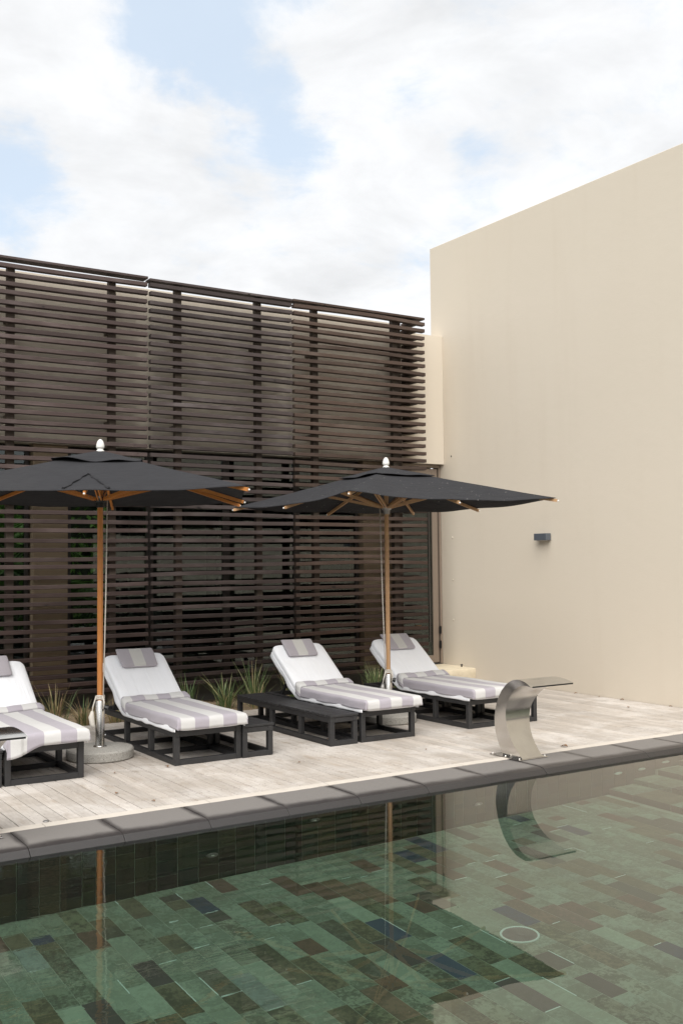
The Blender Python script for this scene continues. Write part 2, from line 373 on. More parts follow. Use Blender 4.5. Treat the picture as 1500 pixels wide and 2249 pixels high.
# ------------------------------------------------------------------ mesh helpers
class MB:
    def __init__(s): s.v = []; s.f = []; s.uv = {}
    def box(s, x0, x1, y0, y1, z0, z1):
        i = len(s.v)
        s.v += [(x0, y0, z0), (x1, y0, z0), (x1, y1, z0), (x0, y1, z0), (x0, y0, z1), (x1, y0, z1), (x1, y1, z1), (x0, y1, z1)]
        s.f += [(i, i + 3, i + 2, i + 1), (i + 4, i + 5, i + 6, i + 7), (i, i + 1, i + 5, i + 4), (i + 1, i + 2, i + 6, i + 5), (i + 2, i + 3, i + 7, i + 6), (i + 3, i, i + 4, i + 7)]
        return s
    def bbox(s, x0, x1, y0, y1, z0, z1, c=.004):
        """box with chamfered edges"""
        i = len(s.v); X, Y, Z = (x0, x1), (y0, y1), (z0, z1); idx = {}
        for a in (0, 1):
            for b_ in (0, 1):
                for d in (0, 1):
                    sx, sy, sz = (1 - 2 * a), (1 - 2 * b_), (1 - 2 * d)
                    for k in range(3):
                        o = [c * sx, c * sy, c * sz]; o[k] = 0
                        idx[(a, b_, d, k)] = len(s.v); s.v.append((X[a] + o[0], Y[b_] + o[1], Z[d] + o[2]))
        def q(*ks, flip=False):
            f = tuple(idx[k] for k in ks); s.f.append(f[::-1] if flip else f)
        for e in (0, 1):
            q((e, 0, 0, 0), (e, 1, 0, 0), (e, 1, 1, 0), (e, 0, 1, 0), flip=(e == 0))
            q((0, e, 0, 1), (1, e, 0, 1), (1, e, 1, 1), (0, e, 1, 1), flip=(e == 1))
            q((0, 0, e, 2), (1, 0, e, 2), (1, 1, e, 2), (0, 1, e, 2), flip=(e == 0))
        for a in (0, 1):
            for b_ in (0, 1):
                q((a, b_, 0, 0), (a, b_, 1, 0), (a, b_, 1, 1), (a, b_, 0, 1), flip=(a != b_))
                q((a, 0, b_, 0), (a, 1, b_, 0), (a, 1, b_, 2), (a, 0, b_, 2), flip=(a == b_))
                q((0, a, b_, 1), (1, a, b_, 1), (1, a, b_, 2), (0, a, b_, 2), flip=(a != b_))
                for d in (0, 1):
                    q((a, b_, d, 0), (a, b_, d, 1), (a, b_, d, 2), flip=((a + b_ + d) % 2 == 1))
        return s
    def tube(s, pts, rad, n=8, caps=True):
        pts = [Vector(p_) for p_ in pts]; rads = rad if isinstance(rad, (list, tuple)) else [rad] * len(pts)
        base = len(s.v); up = None
        for k, p_ in enumerate(pts):
            d = (pts[min(k + 1, len(pts) - 1)] - pts[max(k - 1, 0)]).normalized()
            if up is None: up = Vector((0, 0, 1)) if abs(d.z) < .9 else Vector((1, 0, 0))
            a = d.cross(up)
            if a.length < 1e-4: a = d.cross(Vector((1, 0, 0)))
            a.normalize(); c = a.cross(d).normalized(); up = c
            for j in range(n):
                t = 2 * math.pi * j / n; s.v.append(tuple(p_ + (a * math.cos(t) + c * math.sin(t)) * rads[k]))
        for k in range(len(pts) - 1):
            for j in range(n):
                A = base + k * n + j; B = base + k * n + (j + 1) % n; s.f.append((A, B, B + n, A + n))
        if caps:
            s.f.append(tuple(base + j for j in range(n))[::-1]); s.f.append(tuple(base + (len(pts) - 1) * n + j for j in range(n)))
        return s
    def bar(s, p0, p1, w, h, up=(0, 0, 1)):
        p0, p1 = Vector(p0), Vector(p1); d = (p1 - p0).normalized(); a = d.cross(Vector(up)).normalized(); c = a.cross(d).normalized()
        i = len(s.v)
        for p_ in (p0, p1):
            for x, z in ((-1, -1), (1, -1), (1, 1), (-1, 1)): s.v.append(tuple(p_ + a * x * w / 2 + c * z * h / 2))
        s.f += [(i, i + 1, i + 2, i + 3), (i + 7, i + 6, i + 5, i + 4)] + [(i + j, i + 4 + j, i + 4 + (j + 1) % 4, i + (j + 1) % 4) for j in range(4)]
        return s
    def lathe(s, prof, n=20, c=(0, 0, 0)):
        i = len(s.v)
        for r_, z in prof:
            for j in range(n):
                t = 2 * math.pi * j / n; s.v.append((c[0] + r_ * math.cos(t), c[1] + r_ * math.sin(t), c[2] + z))
        for k in range(len(prof) - 1):
            for j in range(n): s.f.append((i + k * n + j, i + k * n + (j + 1) % n, i + (k + 1) * n + (j + 1) % n, i + (k + 1) * n + j))
        s.f.append(tuple(i + j for j in range(n))[::-1]); s.f.append(tuple(i + (len(prof) - 1) * n + j for j in range(n)))
        return s
    def grid(s, nu, nv, fn, uvf=None):
        i = len(s.v)
        for a in range(nu):
            for c in range(nv): s.v.append(tuple(fn(a / (nu - 1), c / (nv - 1))))
        for a in range(nu - 1):
            for c in range(nv - 1):
                f = (i + a * nv + c, i + (a + 1) * nv + c, i + (a + 1) * nv + c + 1, i + a * nv + c + 1)
                if uvf: s.uv[len(s.f)] = [uvf(x / (nu - 1), y / (nv - 1)) for x, y in ((a, c), (a + 1, c), (a + 1, c + 1), (a, c + 1))]
                s.f.append(f)
        return s
    def mesh(s, name, smooth=False):
        me = bpy.data.meshes.new(name); me.from_pydata(s.v, [], s.f)
        if s.uv:
            l = me.uv_layers.new(name='UVMap')
            for p_ in me.polygons:
                if p_.index in s.uv:
                    for k, li in enumerate(p_.loop_indices): l.data[li].uv = s.uv[p_.index][k]
        if smooth: me.polygons.foreach_set('use_smooth', [True] * len(me.polygons))
        me.update(); return me
    def build(s, name, mat, parent=None, smooth=False, angle=None, solid=0, loc=None):
        me = s.mesh(name, smooth or angle is not None); me.materials.append(M[mat] if isinstance(mat, str) else mat)
        if angle is not None:
            try: me.set_sharp_from_angle(angle=R(angle))
            except Exception: pass
        return link(name, me, parent, loc, solid)


def link(name, me, parent=None, loc=None, solid=0):
    o = bpy.data.objects.new(name, me); COL.objects.link(o)
    if parent is not None: o.parent = parent
    if loc is not None: o.location = loc
    if solid:
        md = o.modifiers.new('thickness', 'SOLIDIFY'); md.thickness = solid; md.offset = -1
    return o


def tag(o, label=None, cat=None, group=None, kind=None):
    if label: o['label'] = label
    if cat: o['category'] = cat
    if group: o['group'] = group
    if kind: o['kind'] = kind
    return o


def empty(name, loc=(0, 0, 0), rz=0, **kw):
    o = bpy.data.objects.new(name, None); COL.objects.link(o); o.location = loc; o.rotation_euler.z = rz; o.empty_display_size = .2
    return tag(o, **kw)


def copy_tree(o, parent=None):
    c = o.copy(); COL.objects.link(c); c.parent = parent
    for ch in [x for x in bpy.data.objects if x.parent == o]: copy_tree(ch, c)
    return c


U = random.uniform
DECK_Y0, DECK_Y1 = 7.08, 11.03
WX = 9.90        # plane of the big wall
WZ = -.05        # water level
PY = 6.52        # far pool wall
# ------------------------------------------------------------------ setting: ground
g = MB(); B = 400
PX0, PX1, PYN = -7.0, 8.6, .9
for (a, c, d, e) in ((-B, PX0, -B, B), (PX1, B, -B, B), (PX0, PX1, -B, PYN - .3), (PX0, PX1, DECK_Y0 - .1, B)):
    i = len(g.v); g.v += [(a, d, -.30), (c, d, -.30), (c, e, -.30), (a, e, -.30)]; g.f.append((i, i + 1, i + 2, i + 3))
tag(g.build('ground', 'ground'), kind='structure')
pv = MB().box(-12, WX, -7.5, PYN - .36, -.295, -.01); tag(pv.build('near_terrace', 'paving'), kind='structure')

# ------------------------------------------------------------------ deck with its boards
deck = tag(MB().box(-2.0, WX - .004, DECK_Y0 + .004, DECK_Y1 - .02, -.29, -.034).build('deck', 'void'), kind='structure')
ext = MB().box(8.86, WX - .004, DECK_Y1 - .016, 11.84, -.29, -.034).build('deck_extension', 'void', deck)
nb = 0; pitch = .1085; x = WX - .006
cache = {}
row = 0
while x > 1.2:
    xe = x - pitch; y = DECK_Y0 + U(.002, .007); yend = DECK_Y1 if xe < 8.86 else 11.83
    first = U(.5, 2.3)
    while y < yend - .05:
        L = first if first else U(1.3, 2.6); first = None
        if yend - (y + L) < .4: L = yend - y
        g_ = MB().bbox(-pitch / 2 + .003, pitch / 2 - .003, 0, L - .004, -.028, 0, .0022)
        o = g_.build('board', 'deck', deck, loc=(x - pitch / 2, y, U(-.0018, .0012)))
        o.rotation_euler = (0, U(-.006, .006), U(-.0006, .0006)); nb += 1
        y += L
    x = xe; row += 1
# far left part out of view: plain boards kept simple
MB().box(-2.0, x - .003, DECK_Y0 + .006, DECK_Y1, -.028, 0).build('board', 'deck', deck)

scr = MB()
for ry in (7.32, 7.92, 8.52, 9.12, 9.72, 10.32, 10.9):
    xq = WX - .006 - pitch / 2
    while xq > 1.3:
        for dx in (-.03, .03):
            cx_, cy_ = xq + dx + U(-.003, .003), ry + U(-.006, .006); i = len(scr.v)
            for j in range(6): scr.v.append((cx_ + .0042 * math.cos(j * 1.047), cy_ + .0042 * math.sin(j * 1.047), .0018))
            scr.f.append(tuple(range(i, i + 6)))
        xq -= pitch
tag(scr.build('screw', 'black_metal', deck), kind='stuff')

# pale edging strip, slightly uneven
strip = empty('edging_strip', kind='structure')
xx = -2.0
while xx < WX - .02:
    L = min(U(1.0, 1.5), WX - .004 - xx); k = 14
    s_ = MB()
    def fn(u, v, L=L, x0=xx):
        w_ = [(6.985 + .006 * math.sin(9 * (x0 + u * L)) + .005 * math.sin(31 * (x0 + u * L)), -.03), (6.985 + .006 * math.sin(9 * (x0 + u * L)) + .005 * math.sin(31 * (x0 + u * L)), .001), (7.0, .0035), (DECK_Y0 - .004, .0035), (DECK_Y0 - .004, -.03)]
        j = int(round(v * 4)); return (x0 + .001 + u * (L - .003), w_[j][0], w_[j][1])
    s_.grid(k, 5, fn); s_.build('edging_stone', 'strip', strip); xx += L

# coping slabs
cop = empty('pool_coping', kind='structure')
prof = [(6.978, -.12), (6.978, -.003), (6.972, .001), (6.90, .001), (6.64, .0), (6.58, -.003), (6.545, -.013), (6.52, -.036), (6.502, -.052), (6.495, -.075), (6.495, -.105), (6.505, -.118), (6.53, -.12)]
def coping_row(profile, joints, ends=True):
    for x0, x1 in zip(joints[:-1], joints[1:]):
        s_ = MB(); n = len(profile); c0, c1 = x0 + .002, x1 - .002
        rows = [(c0, .0015), (c0 + .0015, 0), ((c0 + c1) / 2, 0), (c1 - .0015, 0), (c1, .0015)]
        for X, ins in rows:
            for (Y, Z) in profile: s_.v.append((X, Y, Z - ins * .8))
        for a in range(4):
            for c in range(n - 1): s_.f.append((a * n + c, a * n + c + 1, (a + 1) * n + c + 1, (a + 1) * n + c))
        s_.f.append(tuple(range(n))[::-1]); s_.f.append(tuple(4 * n + c for c in range(n)))
        o = s_.build('coping_slab', 'coping', cop, angle=20)
        o.location.z = U(-.0012, .0012)
jo = [-7.0] + [-6.7 + .612 * i for i in range(0, 14)]
jo = [j for j in jo if j < 1.2] + [1.27, 1.88, 2.49, 3.10, 3.71, 4.32, 4.95, 5.56, 6.18, 6.81, 7.43, 8.02, 8.64, 9.26, 9.89]
coping_row(prof, jo)
nearprof = [(PYN - .36 - Y + 6.978 - .02, Z) for Y, Z in [(6.978 - .0, -.12)]]
s_ = MB().bbox(PX0, WX, PYN - .355, PYN + .01, -.12, -.005, .01); s_.build('coping_slab', 'coping', cop)
s_ = MB().bbox(PX1 - .01, WX - .01, PYN + .015, 6.49, -.12, -.005, .01); s_.build('coping_slab', 'coping', cop)
s_ = MB().bbox(PX0 - .4, PX0, PYN - .355, 6.978, -.12, -.005, .01); s_.build('coping_slab', 'coping', cop)

# ------------------------------------------------------------------ pool: shell, steps, tiles
FZ = -1.2
STEPS = [(6.92, -1.0), (7.235, -.83), (7.53, -.62), (7.83, -.42), (8.15, -.22)]
shell = MB().box(PX0 - .3, PX1 + .3, PYN - .3, PY + .3, FZ - .3, FZ - .0035)
shell.box(PX0 - .3, PX1 + .3, PY + .0035, PY + .3, FZ - .0035, -.121)
shell.box(PX0 - .3, PX1 + .3, PYN - .3, PYN - .0035, FZ - .0035, -.121)
shell.box(PX0 - .3, PX0 - .0035, PYN - .0035, PY + .0035, FZ - .0035, -.121)
shell.box(PX1 + .0035, PX1 + .3, PYN - .0035, PY + .0035, FZ - .0035, -.121)
for (sx, sz), nx in zip(STEPS, [s[0] for s in STEPS[1:]] + [PX1]):
    shell.box(sx + .0035, nx + .0035, PYN - .0035, PY + .0035, FZ - .0035, sz - .0035)
pool = tag(shell.build('pool_shell', 'grout'), kind='structure')
GREENS = [((.235, .315, .245), .3), ((.22, .29, .225), .45), ((.25, .335, .26), .25), ((.205, .26, .195), .75), ((.21, .265, .20), .9), ((.175, .215, .16), 1.0),
          ((.165, .16, .105), .9), ((.14, .14, .095), .95), ((.19, .145, .105), .6), ((.155, .118, .095), .5), ((.095, .09, .085), .4), ((.13, .14, .11), .85), ((.20, .265, .24), .4), ((.18, .205, .135), 1.0)]
GW = [14, 12, 8, 12, 10, 9, 8, 7, 4, 3.5, 4, 6, 5, 9]
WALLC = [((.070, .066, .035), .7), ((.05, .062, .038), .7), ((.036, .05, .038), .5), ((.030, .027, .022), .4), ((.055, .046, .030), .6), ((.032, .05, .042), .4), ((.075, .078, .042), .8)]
TM = {}
def tilemesh(kind, w, l):
    key = (kind, round(w, 3), round(l, 3))
    if key not in TM:
        gp = .0015
        if kind == 'floor': mm = MB().bbox(-w / 2 + gp, w / 2 - gp, -l / 2 + gp, l / 2 - gp, -.012, 0, .0025)
        else: mm = MB().bbox(-w / 2 + gp, w / 2 - gp, 0, .012, -l / 2 + gp, l / 2 - gp, .0025)
        me = mm.mesh('tile_' + kind); me.materials.append(M['tile']); TM[key] = me
    return TM[key]
tiles = []; limes = MB()
TW = .127
ncol = int((6.92 + 1.0) / TW)
lens = [.11, .16, .21, .27, .32, .32, .38, .43]
farfloor = MB(); farwall = MB()
special = {}
def fix(x, y): special[(x, y)] = 1
for ci in range(-48, 64):
    xc = 3.63 + (ci - 20) * TW
    if xc - TW / 2 < PX0 - .001: continue
    if xc + TW / 2 > 6.92 + .01: continue
    y = PYN + U(0, .1)
    offs = random.Random(ci * 7 + 1)
    y = PYN - offs.uniform(0, .2)
    while y < PY - .02:
        L = offs.choice(lens); y1 = min(y + L, PY)
        if PY - y1 < .08: y1 = PY
        ya = max(y, PYN)
        if y1 - ya > .02:
            if xc > .9 and ya > 3.0 : tiles.append(['floor', xc, (ya + y1) / 2, FZ, TW, y1 - ya, offs.random()])
            else: farfloor.bbox(xc - TW / 2 + .0015, xc + TW / 2 - .0015, ya + .0015, y1 - .0015, FZ - .012, FZ, .002)
        y = y1
# wall tiles
walls = []
wr = random.Random(5); xw = PX0
while xw < 8.58:
    w_ = wr.choice([.09, .10, .13, .14, .15, .15, .115]); w_ = min(w_, 8.6 - xw)
    floor_z = FZ
    for sx, sz in STEPS:
        if xw + w_ / 2 > sx: floor_z = sz
    z = -.121; 
    while z > floor_z + .02:
        h_ = wr.choice([.15, .22, .30, .38, .45]); z0 = max(z - h_, floor_z)
        if z0 - floor_z < .07: z0 = floor_z
        if 1.2 < xw: walls.append((xw + w_ / 2, (z + z0) / 2, w_, z - z0))
        else: farwall.bbox(xw + .0015, xw + w_ - .0015, PY, PY + .012, z0 + .0015, z - .0015, .002)
        z = z0
    xw += w_
# the ones that show largest become parts, the rest one mesh
camp = Vector((0, 0, 1.75)); vdir = Vector((.539, .841, 0))
def size(t):
    v = Vector((t[1], t[2], t[3])) - camp; d = v.dot(vdir)
    right = Vector((.842, -.539, 0)); rx = v.dot(right) / d
    if abs(rx) > .30: return 0
    return t[4] * t[5] * abs(v.z) / d ** 3
tiles.sort(key=size, reverse=True)
nfl = 180
BLUES = [(3.63, 5.13), (3.63, 4.53)]
for k, t in enumerate(tiles):
    near_special = None
    x_, y_ = t[1], t[2]
    colr, mot = random.choices(GREENS, GW)[0]
    if abs(x_ - 3.63) < .07 and (abs(y_ - 5.13) < .15 or abs(y_ - 4.53) < .16): colr, mot = (.07, .098, .14), .1
    if abs(x_ - 3.89) < .07 and abs(y_ - 4.54) < .14: colr, mot = (.20, .125, .055), .4
    if abs(x_ - 4.78) < .07 and abs(y_ - 3.95) < .2: colr, mot = (.09, .098, .13), .1
    if k < nfl:
        o = link('tile', tilemesh('floor', t[4], t[5]), pool, (t[1], t[2], t[3] + U(-.001, .001)))
        j = U(.86, 1.14); o.color = (colr[0] * j, colr[1] * j, colr[2] * j, mot)
    else: farfloor.bbox(t[1] - t[4] / 2 + .0015, t[1] + t[4] / 2 - .0015, t[2] - t[5] / 2 + .0015, t[2] + t[5] / 2 - .0015, FZ - .012, FZ, .0025)
    if k < 420 and random.random() < .12:      # lime along a joint
        ye = t[2] - t[5] / 2; f0 = U(0, .3); f1 = U(.6, 1)
        limes.box(t[1] - t[4] / 2 + t[4] * f0, t[1] - t[4] / 2 + t[4] * f1, ye - .0022, ye + .0022, FZ - .004, FZ + .0022)
    elif k < 420 and random.random() < .05:
        xe = t[1] + t[4] / 2; f0 = U(0, .5)
        limes.box(xe - .0022, xe + .0022, t[2] - t[5] / 2 + f0 * t[5], t[2] + t[5] / 2, FZ - .004, FZ + .0022)
walls.sort(key=lambda t: -(t[2] * t[3]) / (t[0] ** 2 + 42))
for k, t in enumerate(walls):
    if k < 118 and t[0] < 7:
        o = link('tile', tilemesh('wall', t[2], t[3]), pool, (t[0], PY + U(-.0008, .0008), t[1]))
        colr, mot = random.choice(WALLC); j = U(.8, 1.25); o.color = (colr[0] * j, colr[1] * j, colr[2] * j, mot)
    else: farwall.bbox(t[0] - t[2] / 2 + .0015, t[0] + t[2] / 2 - .0015, PY, PY + .012, t[1] - t[3] / 2 + .0015, t[1] + t[3] / 2 - .0015, .002)
# steps treads and risers
for (sx, sz), nx in zip(STEPS, [s[0] for s in STEPS[1:]] + [PX1]):
    y = PYN
    while y < PY - .03:
        L = random.choice([.25, .3, .4]); y1 = min(y + L, PY)
        farfloor.bbox(sx, nx + .012, y + .0015, y1 - .0015, sz - .012, sz, .002)
        lo = FZ if sx < 7 else dict(zip([s[0] for s in STEPS[1:]], [s[1] for s in STEPS[:-1]]))[sx]
        farfloor.bbox(sx, sx + .012, y + .0015, y1 - .0015, lo, sz - .0125, .002)
        y = y1
y = PYN
while y < PY: farfloor.bbox(PX0 - .012, PX0, y, y + .298, FZ, -.125, .002); farfloor.bbox(PX1, PX1 + .012, y, y + .298, FZ, -.125, .002); y += .3
x_ = PX0
while x_ < PX1: farfloor.bbox(x_, x_ + .298, PYN - .012, PYN, FZ, -.125, .002); x_ += .3
tag(farfloor.build('tiles', 'tile_far', pool), kind='stuff')
tag(farwall.build('wall_tiles', 'tile_wall', pool), kind='stuff')
tag(limes.build('limescale_line', 'limescale', pool), kind='stuff')
# water: a surface sheet
wm = MB(); wm.v = [(PX0, PYN, WZ), (PX1, PYN, WZ), (PX1, 6.51, WZ), (PX0, 6.51, WZ)]; wm.f = [(0, 1, 2, 3)]
tag(wm.build('pool_water', 'water'), kind='structure')
# floor drain and wall fittings
dr = empty('floor_drain', (4.215, 4.69, FZ), label='round pale-rimmed drain cover on the pool floor', cat='drain')
MB().lathe([(.10, .0), (.116, .0), (.116, .012), (.111, .016), (.106, .014), (.104, .006), (.10, .004)], 40).build('rim', 'limescale', dr, smooth=True)
gt = MB().lathe([(.001, .004), (.103, .004), (.103, .007), (.001, .007)], 36)
for k in range(36):
    t = 2 * math.pi * k / 36; r0 = .022 if k % 2 else .045
    gt.bar((r0 * math.cos(t), r0 * math.sin(t), .010), (.10 * math.cos(t), .10 * math.sin(t), .010), .005, .007)
gt.lathe([(.001, .006), (.02, .006), (.018, .016), (.001, .017)], 16); gt.build('grate', M['grey_metal'], dr)
for k, (x_, z_, lab) in enumerate([(3.11, -.70, 'small round metal jet low on the dark pool wall left of centre'), (3.92, -.30, 'small round jet on the pool wall close under the coping'),
                                  (5.44, -.67, 'round jet on the pool wall left of the reflected steel spout'), (7.04, -.50, 'round jet on the pool wall where the pool steps begin'),
                                  (7.34, -.50, 'round jet on the pool wall above the second pool step'), (7.66, -.38, 'rightmost round jet on the pool wall above the upper steps')]):
    jt = empty('pool_jet', (x_, PY, z_), label=lab, cat='pool jet', group='round fittings along the pool wall')
    a = MB().lathe([(.001, .0), (.046, .0), (.044, .008), (.03, .012), (.026, .010), (.001, .010)], 24).build('flange', 'limescale' if k > 2 else 'grey_metal', jt, smooth=True); a.rotation_euler.x = R(90)
    c_ = MB().lathe([(.001, .009), (.014, .009), (.010, .018), (.001, .019)], 14).build('nozzle', 'white_paint', jt, smooth=True); c_.rotation_euler.x = R(90)

# ------------------------------------------------------------------ buildings
side = empty('side_building', (0, 0, 0), label='tall windowless sand coloured rendered wall on the right of the terrace', cat='building')
MB().bbox(WX, 17, -3.0, 12.824, -.3, 6.61, .006).build('wall', 'stucco', side)

spa = empty('spa_building', (0, 0, 0), label='low sand coloured building behind the dark slat screens', cat='building')
MB().box(-4, 9.06, 12.535, 12.86, 3.2, 5.27)  .box(9.06, WX - .003, 12.5355, 12.86, 3.2, 5.167).build('upper_wall', 'stucco', spa)
MB().box(-4, WX - .003, 12.86, 15.5, 4.72, 4.9).build('roof', 'inside', spa)
MB().box(-4, WX - .003, 12.62, 15.2, -.25, .165).build('floor_slab', 'inside', spa)
MB().box(-4, WX - .003, 12.87, 15.2, 3.22, 3.3).build('ceiling', 'inside', spa)
bw = MB(); bw.box(-4, 3.0, 15.2, 15.35, .0, 3.3); bw.box(5.62, WX - .003, 15.2, 15.35, .0, 3.3); bw.box(3.0, 5.62, 15.2, 15.35, .0, .75); bw.box(3.0, 5.62, 15.2, 15.35, 2.75, 3.3)
bw.build('back_wall', 'inside', spa)
MB().box(-4.0, -3.85, 12.87, 15.2, 0, 3.3).build('end_wall', 'inside', spa)
MB().box(9.7, WX - .0035, 12.87, 15.199, -.2, 4.71).build('end_wall', 'inside', spa)
for x0, x1 in ((5.85, 6.35), (6.75, 7.12), (7.35, 7.75), (8.6, 8.78), (9.0, 9.14)):
    MB().bbox(x0, x1, 15.1, 15.195, .75, 2.9, .005).build('pale_panel', 'inside_pale', spa)
for x0, x1 in ((3.66, 4.09), (8.46, 8.96)): MB().bbox(x0, x1, 12.62, 13.0, .166, 3.199, .006).build('column', 'column_paint', spa)
MB().bbox(6.0, 8.2, 14.2, 14.7, .166, 1.05, .01).build('counter', 'inside', spa)
# glazing with frames
bays = [(-3.8, -2.4), (-2.4, -1.0), (-1.0, .4), (.4, 1.8), (1.8, 3.64), (4.11, 5.2), (5.2, 6.3), (6.3, 7.4), (7.4, 8.44)]
for x0, x1 in bays:
    wdw = MB()
    wdw.bbox(x0, x0 + .05, 12.72, 12.78, .17, 3.195, .003); wdw.bbox(x1 - .05, x1, 12.72, 12.78, .17, 3.195, .003)
    wdw.bbox(x0 + .051, x1 - .051, 12.72, 12.78, .17, .24, .003); wdw.bbox(x0 + .051, x1 - .051, 12.72, 12.78, 3.12, 3.195, .003)
    fo = wdw.build('window_frame', 'dark_frame', spa)
    MB().box(x0 + .052, x1 - .052, 12.745, 12.751, .242, 3.118).build('pane', 'glass', fo)
# glass door beside the big wall, taupe frame
door = empty('glass_door', (0, 0, 0), label='tall glazed door in a taupe metal frame tight against the big wall', cat='door')
d = MB(); d.bbox(9.855, 9.894, 12.62, 12.70, .17, 3.195, .003); d.bbox(8.965, 9.854, 12.62, 12.70, 3.150, 3.195, .003); d.build('outer_frame', 'frame', door)
d = MB(); d.bbox(9.735, 9.838, 12.64, 12.69, .19, 3.135, .003); d.bbox(9.0, 9.08, 12.64, 12.69, .19, 3.135, .003)
d.bbox(9.081, 9.734, 12.64, 12.69, .19, .30, .003); d.bbox(9.081, 9.734, 12.64, 12.69, 3.03, 3.135, .003)
leafd = d.build('door_leaf', 'frame', door)
MB().box(9.08, 9.736, 12.664, 12.670, .298, 3.032).build('pane', 'glass', leafd)
MB().bbox(9.672, 9.70, 12.655, 12.662, .5, 2.9, .002).build('bead', 'dark_frame', leafd)
for z_ in (.46, .26 + .42, 2.93):
    h_ = MB(); h_.tube([(9.846, 12.612, z_ - .06), (9.846, 12.612, z_ + .06)], .011, 10); h_.bbox(9.825, 9.868, 12.612, 12.622, z_ - .05, z_ + .05, .002); h_.build('hinge', 'black_metal', door)
# limestone step
stp = MB(); rr = random.Random(3)
n = 18
def stepf(u, v):
    pr = [(11.862, -.02), (11.859, .08), (11.862, .145), (11.872, .160), (12.2, .163), (12.618, .163)]
    j = int(round(v * 5)); Y, Z = pr[j]; x_ = 8.84 + u * (WX - .003 - 8.84)
    wob = .004 * math.sin(x_ * 23) + .003 * math.sin(x_ * 57)
    return (x_, Y + (wob if j < 4 else 0), Z + (wob * .6 if 1 < j < 5 else 0))
stp.grid(24, 6, stepf); i = len(stp.v); stp.v += [(8.84, 12.618, -.02)]; stp.f.append((0, 1, 2, 3, 4, 5, i))
so = stp.build('door_step', 'limestone', angle=40); tag(so, 'rough cream limestone step below the glazed door', 'step')
pg = MB().tube([(9.83, 12.1, .163), (9.83, 12.1, .19)], .011, 10).tube([(9.83, 12.1, .19), (9.83, 12.1, .202)], .02, 10).build('floor_peg', 'black_metal'); tag(pg, 'tiny dark metal peg standing on the limestone step', 'peg')

# small things on the big wall
lam = empty('wall_lamp', (WX, 10.37, 2.04), label='small dark grey box lamp fixed to the big sand wall', cat='wall lamp')
MB().bbox(-.10, -.012, -.118, .118, -.046, .046, .003).build('housing', 'lamp_metal', lam)
MB().bbox(-.0118, -.0005, -.10, .10, -.04, .04, .002).build('back_plate', 'lamp_metal', lam)
MB().bbox(-.085, -.03, -.09, .09, -.049, -.0462, .001).build('lens', 'white_paint', lam)
for z_, lab in ((2.08, 'topmost of three little domed wall bolts beside the glazed door'), (1.44, 'middle of three little domed wall bolts beside the glazed door'), (.84, 'lowest of three little domed wall bolts beside the glazed door')):
    o = MB().lathe([(.013, 0), (.013, .004), (.008, .010), (.002, .012)], 12).build('wall_bolt', 'stucco', smooth=True, loc=(WX, 12.36, z_)); o.rotation_euler.y = R(-90)
    tag(o, lab, 'bolt', 'domed bolts up the wall corner')
o = MB().lathe([(.012, 0), (.012, .003), (.006, .004), (.002, .002)], 12).build('wall_hole', 'black_metal', loc=(WX, 12.36, 3.31)); o.rotation_euler.y = R(-90); tag(o, 'tiny dark vent hole high on the sand wall near the corner', 'hole')

# ------------------------------------------------------------------ slat screens
SY = 12.215; ZTOP = 5.243; PITCH = .1072; SH = .049; SD = .078
def slat_meshes(L, mat, n=9):
    out = []
    for k in range(n):
        s_ = MB(); seg = 8; bow = U(-.006, .010) if k < n - 2 else U(.008, .022) * random.choice((-1, 1)); ph = U(0, 1); tw = U(-.05, .05)
        for a in range(seg + 1):
            u = a / seg; x_ = u * L; dz = -bow * 4 * u * (1 - u) + .0012 * math.sin(9 * u + ph * 6); dy = U(-.001, .001)
            c = .004; an = tw * (u - .5)
            for (y_, z_) in ((0, c), (c, 0), (SD - c, 0), (SD, c), (SD, SH - c), (SD - c, SH), (c, SH), (0, SH - c)):
                s_.v.append((x_, y_ + dy + an * (z_ - SH / 2), z_ + dz))
        for a in range(seg):
            for j in range(8): A = a * 8 + j; B_ = a * 8 + (j + 1) % 8; s_.f.append((A, A + 8, B_ + 8, B_))
        s_.f.append(tuple(range(8))); s_.f.append(tuple(seg * 8 + j for j in range(8))[::-1])
        me = s_.mesh('slat'); me.materials.append(M[mat]); out.append(me)
    return out
PAN = [(2.30, 4.97, (3.30, 4.54), 'slat_a', 'dark plum brown slatted timber screen at the left edge', 5.345),
       (5.01, 7.055, (5.42, 6.58), 'slat_b', 'middle slatted timber screen, greyer and more weathered', 5.325),
       (7.09, 9.315, (7.47, 8.83), 'slat_c', 'right slatted timber screen, browner, ending beside the glass door', 5.33)]
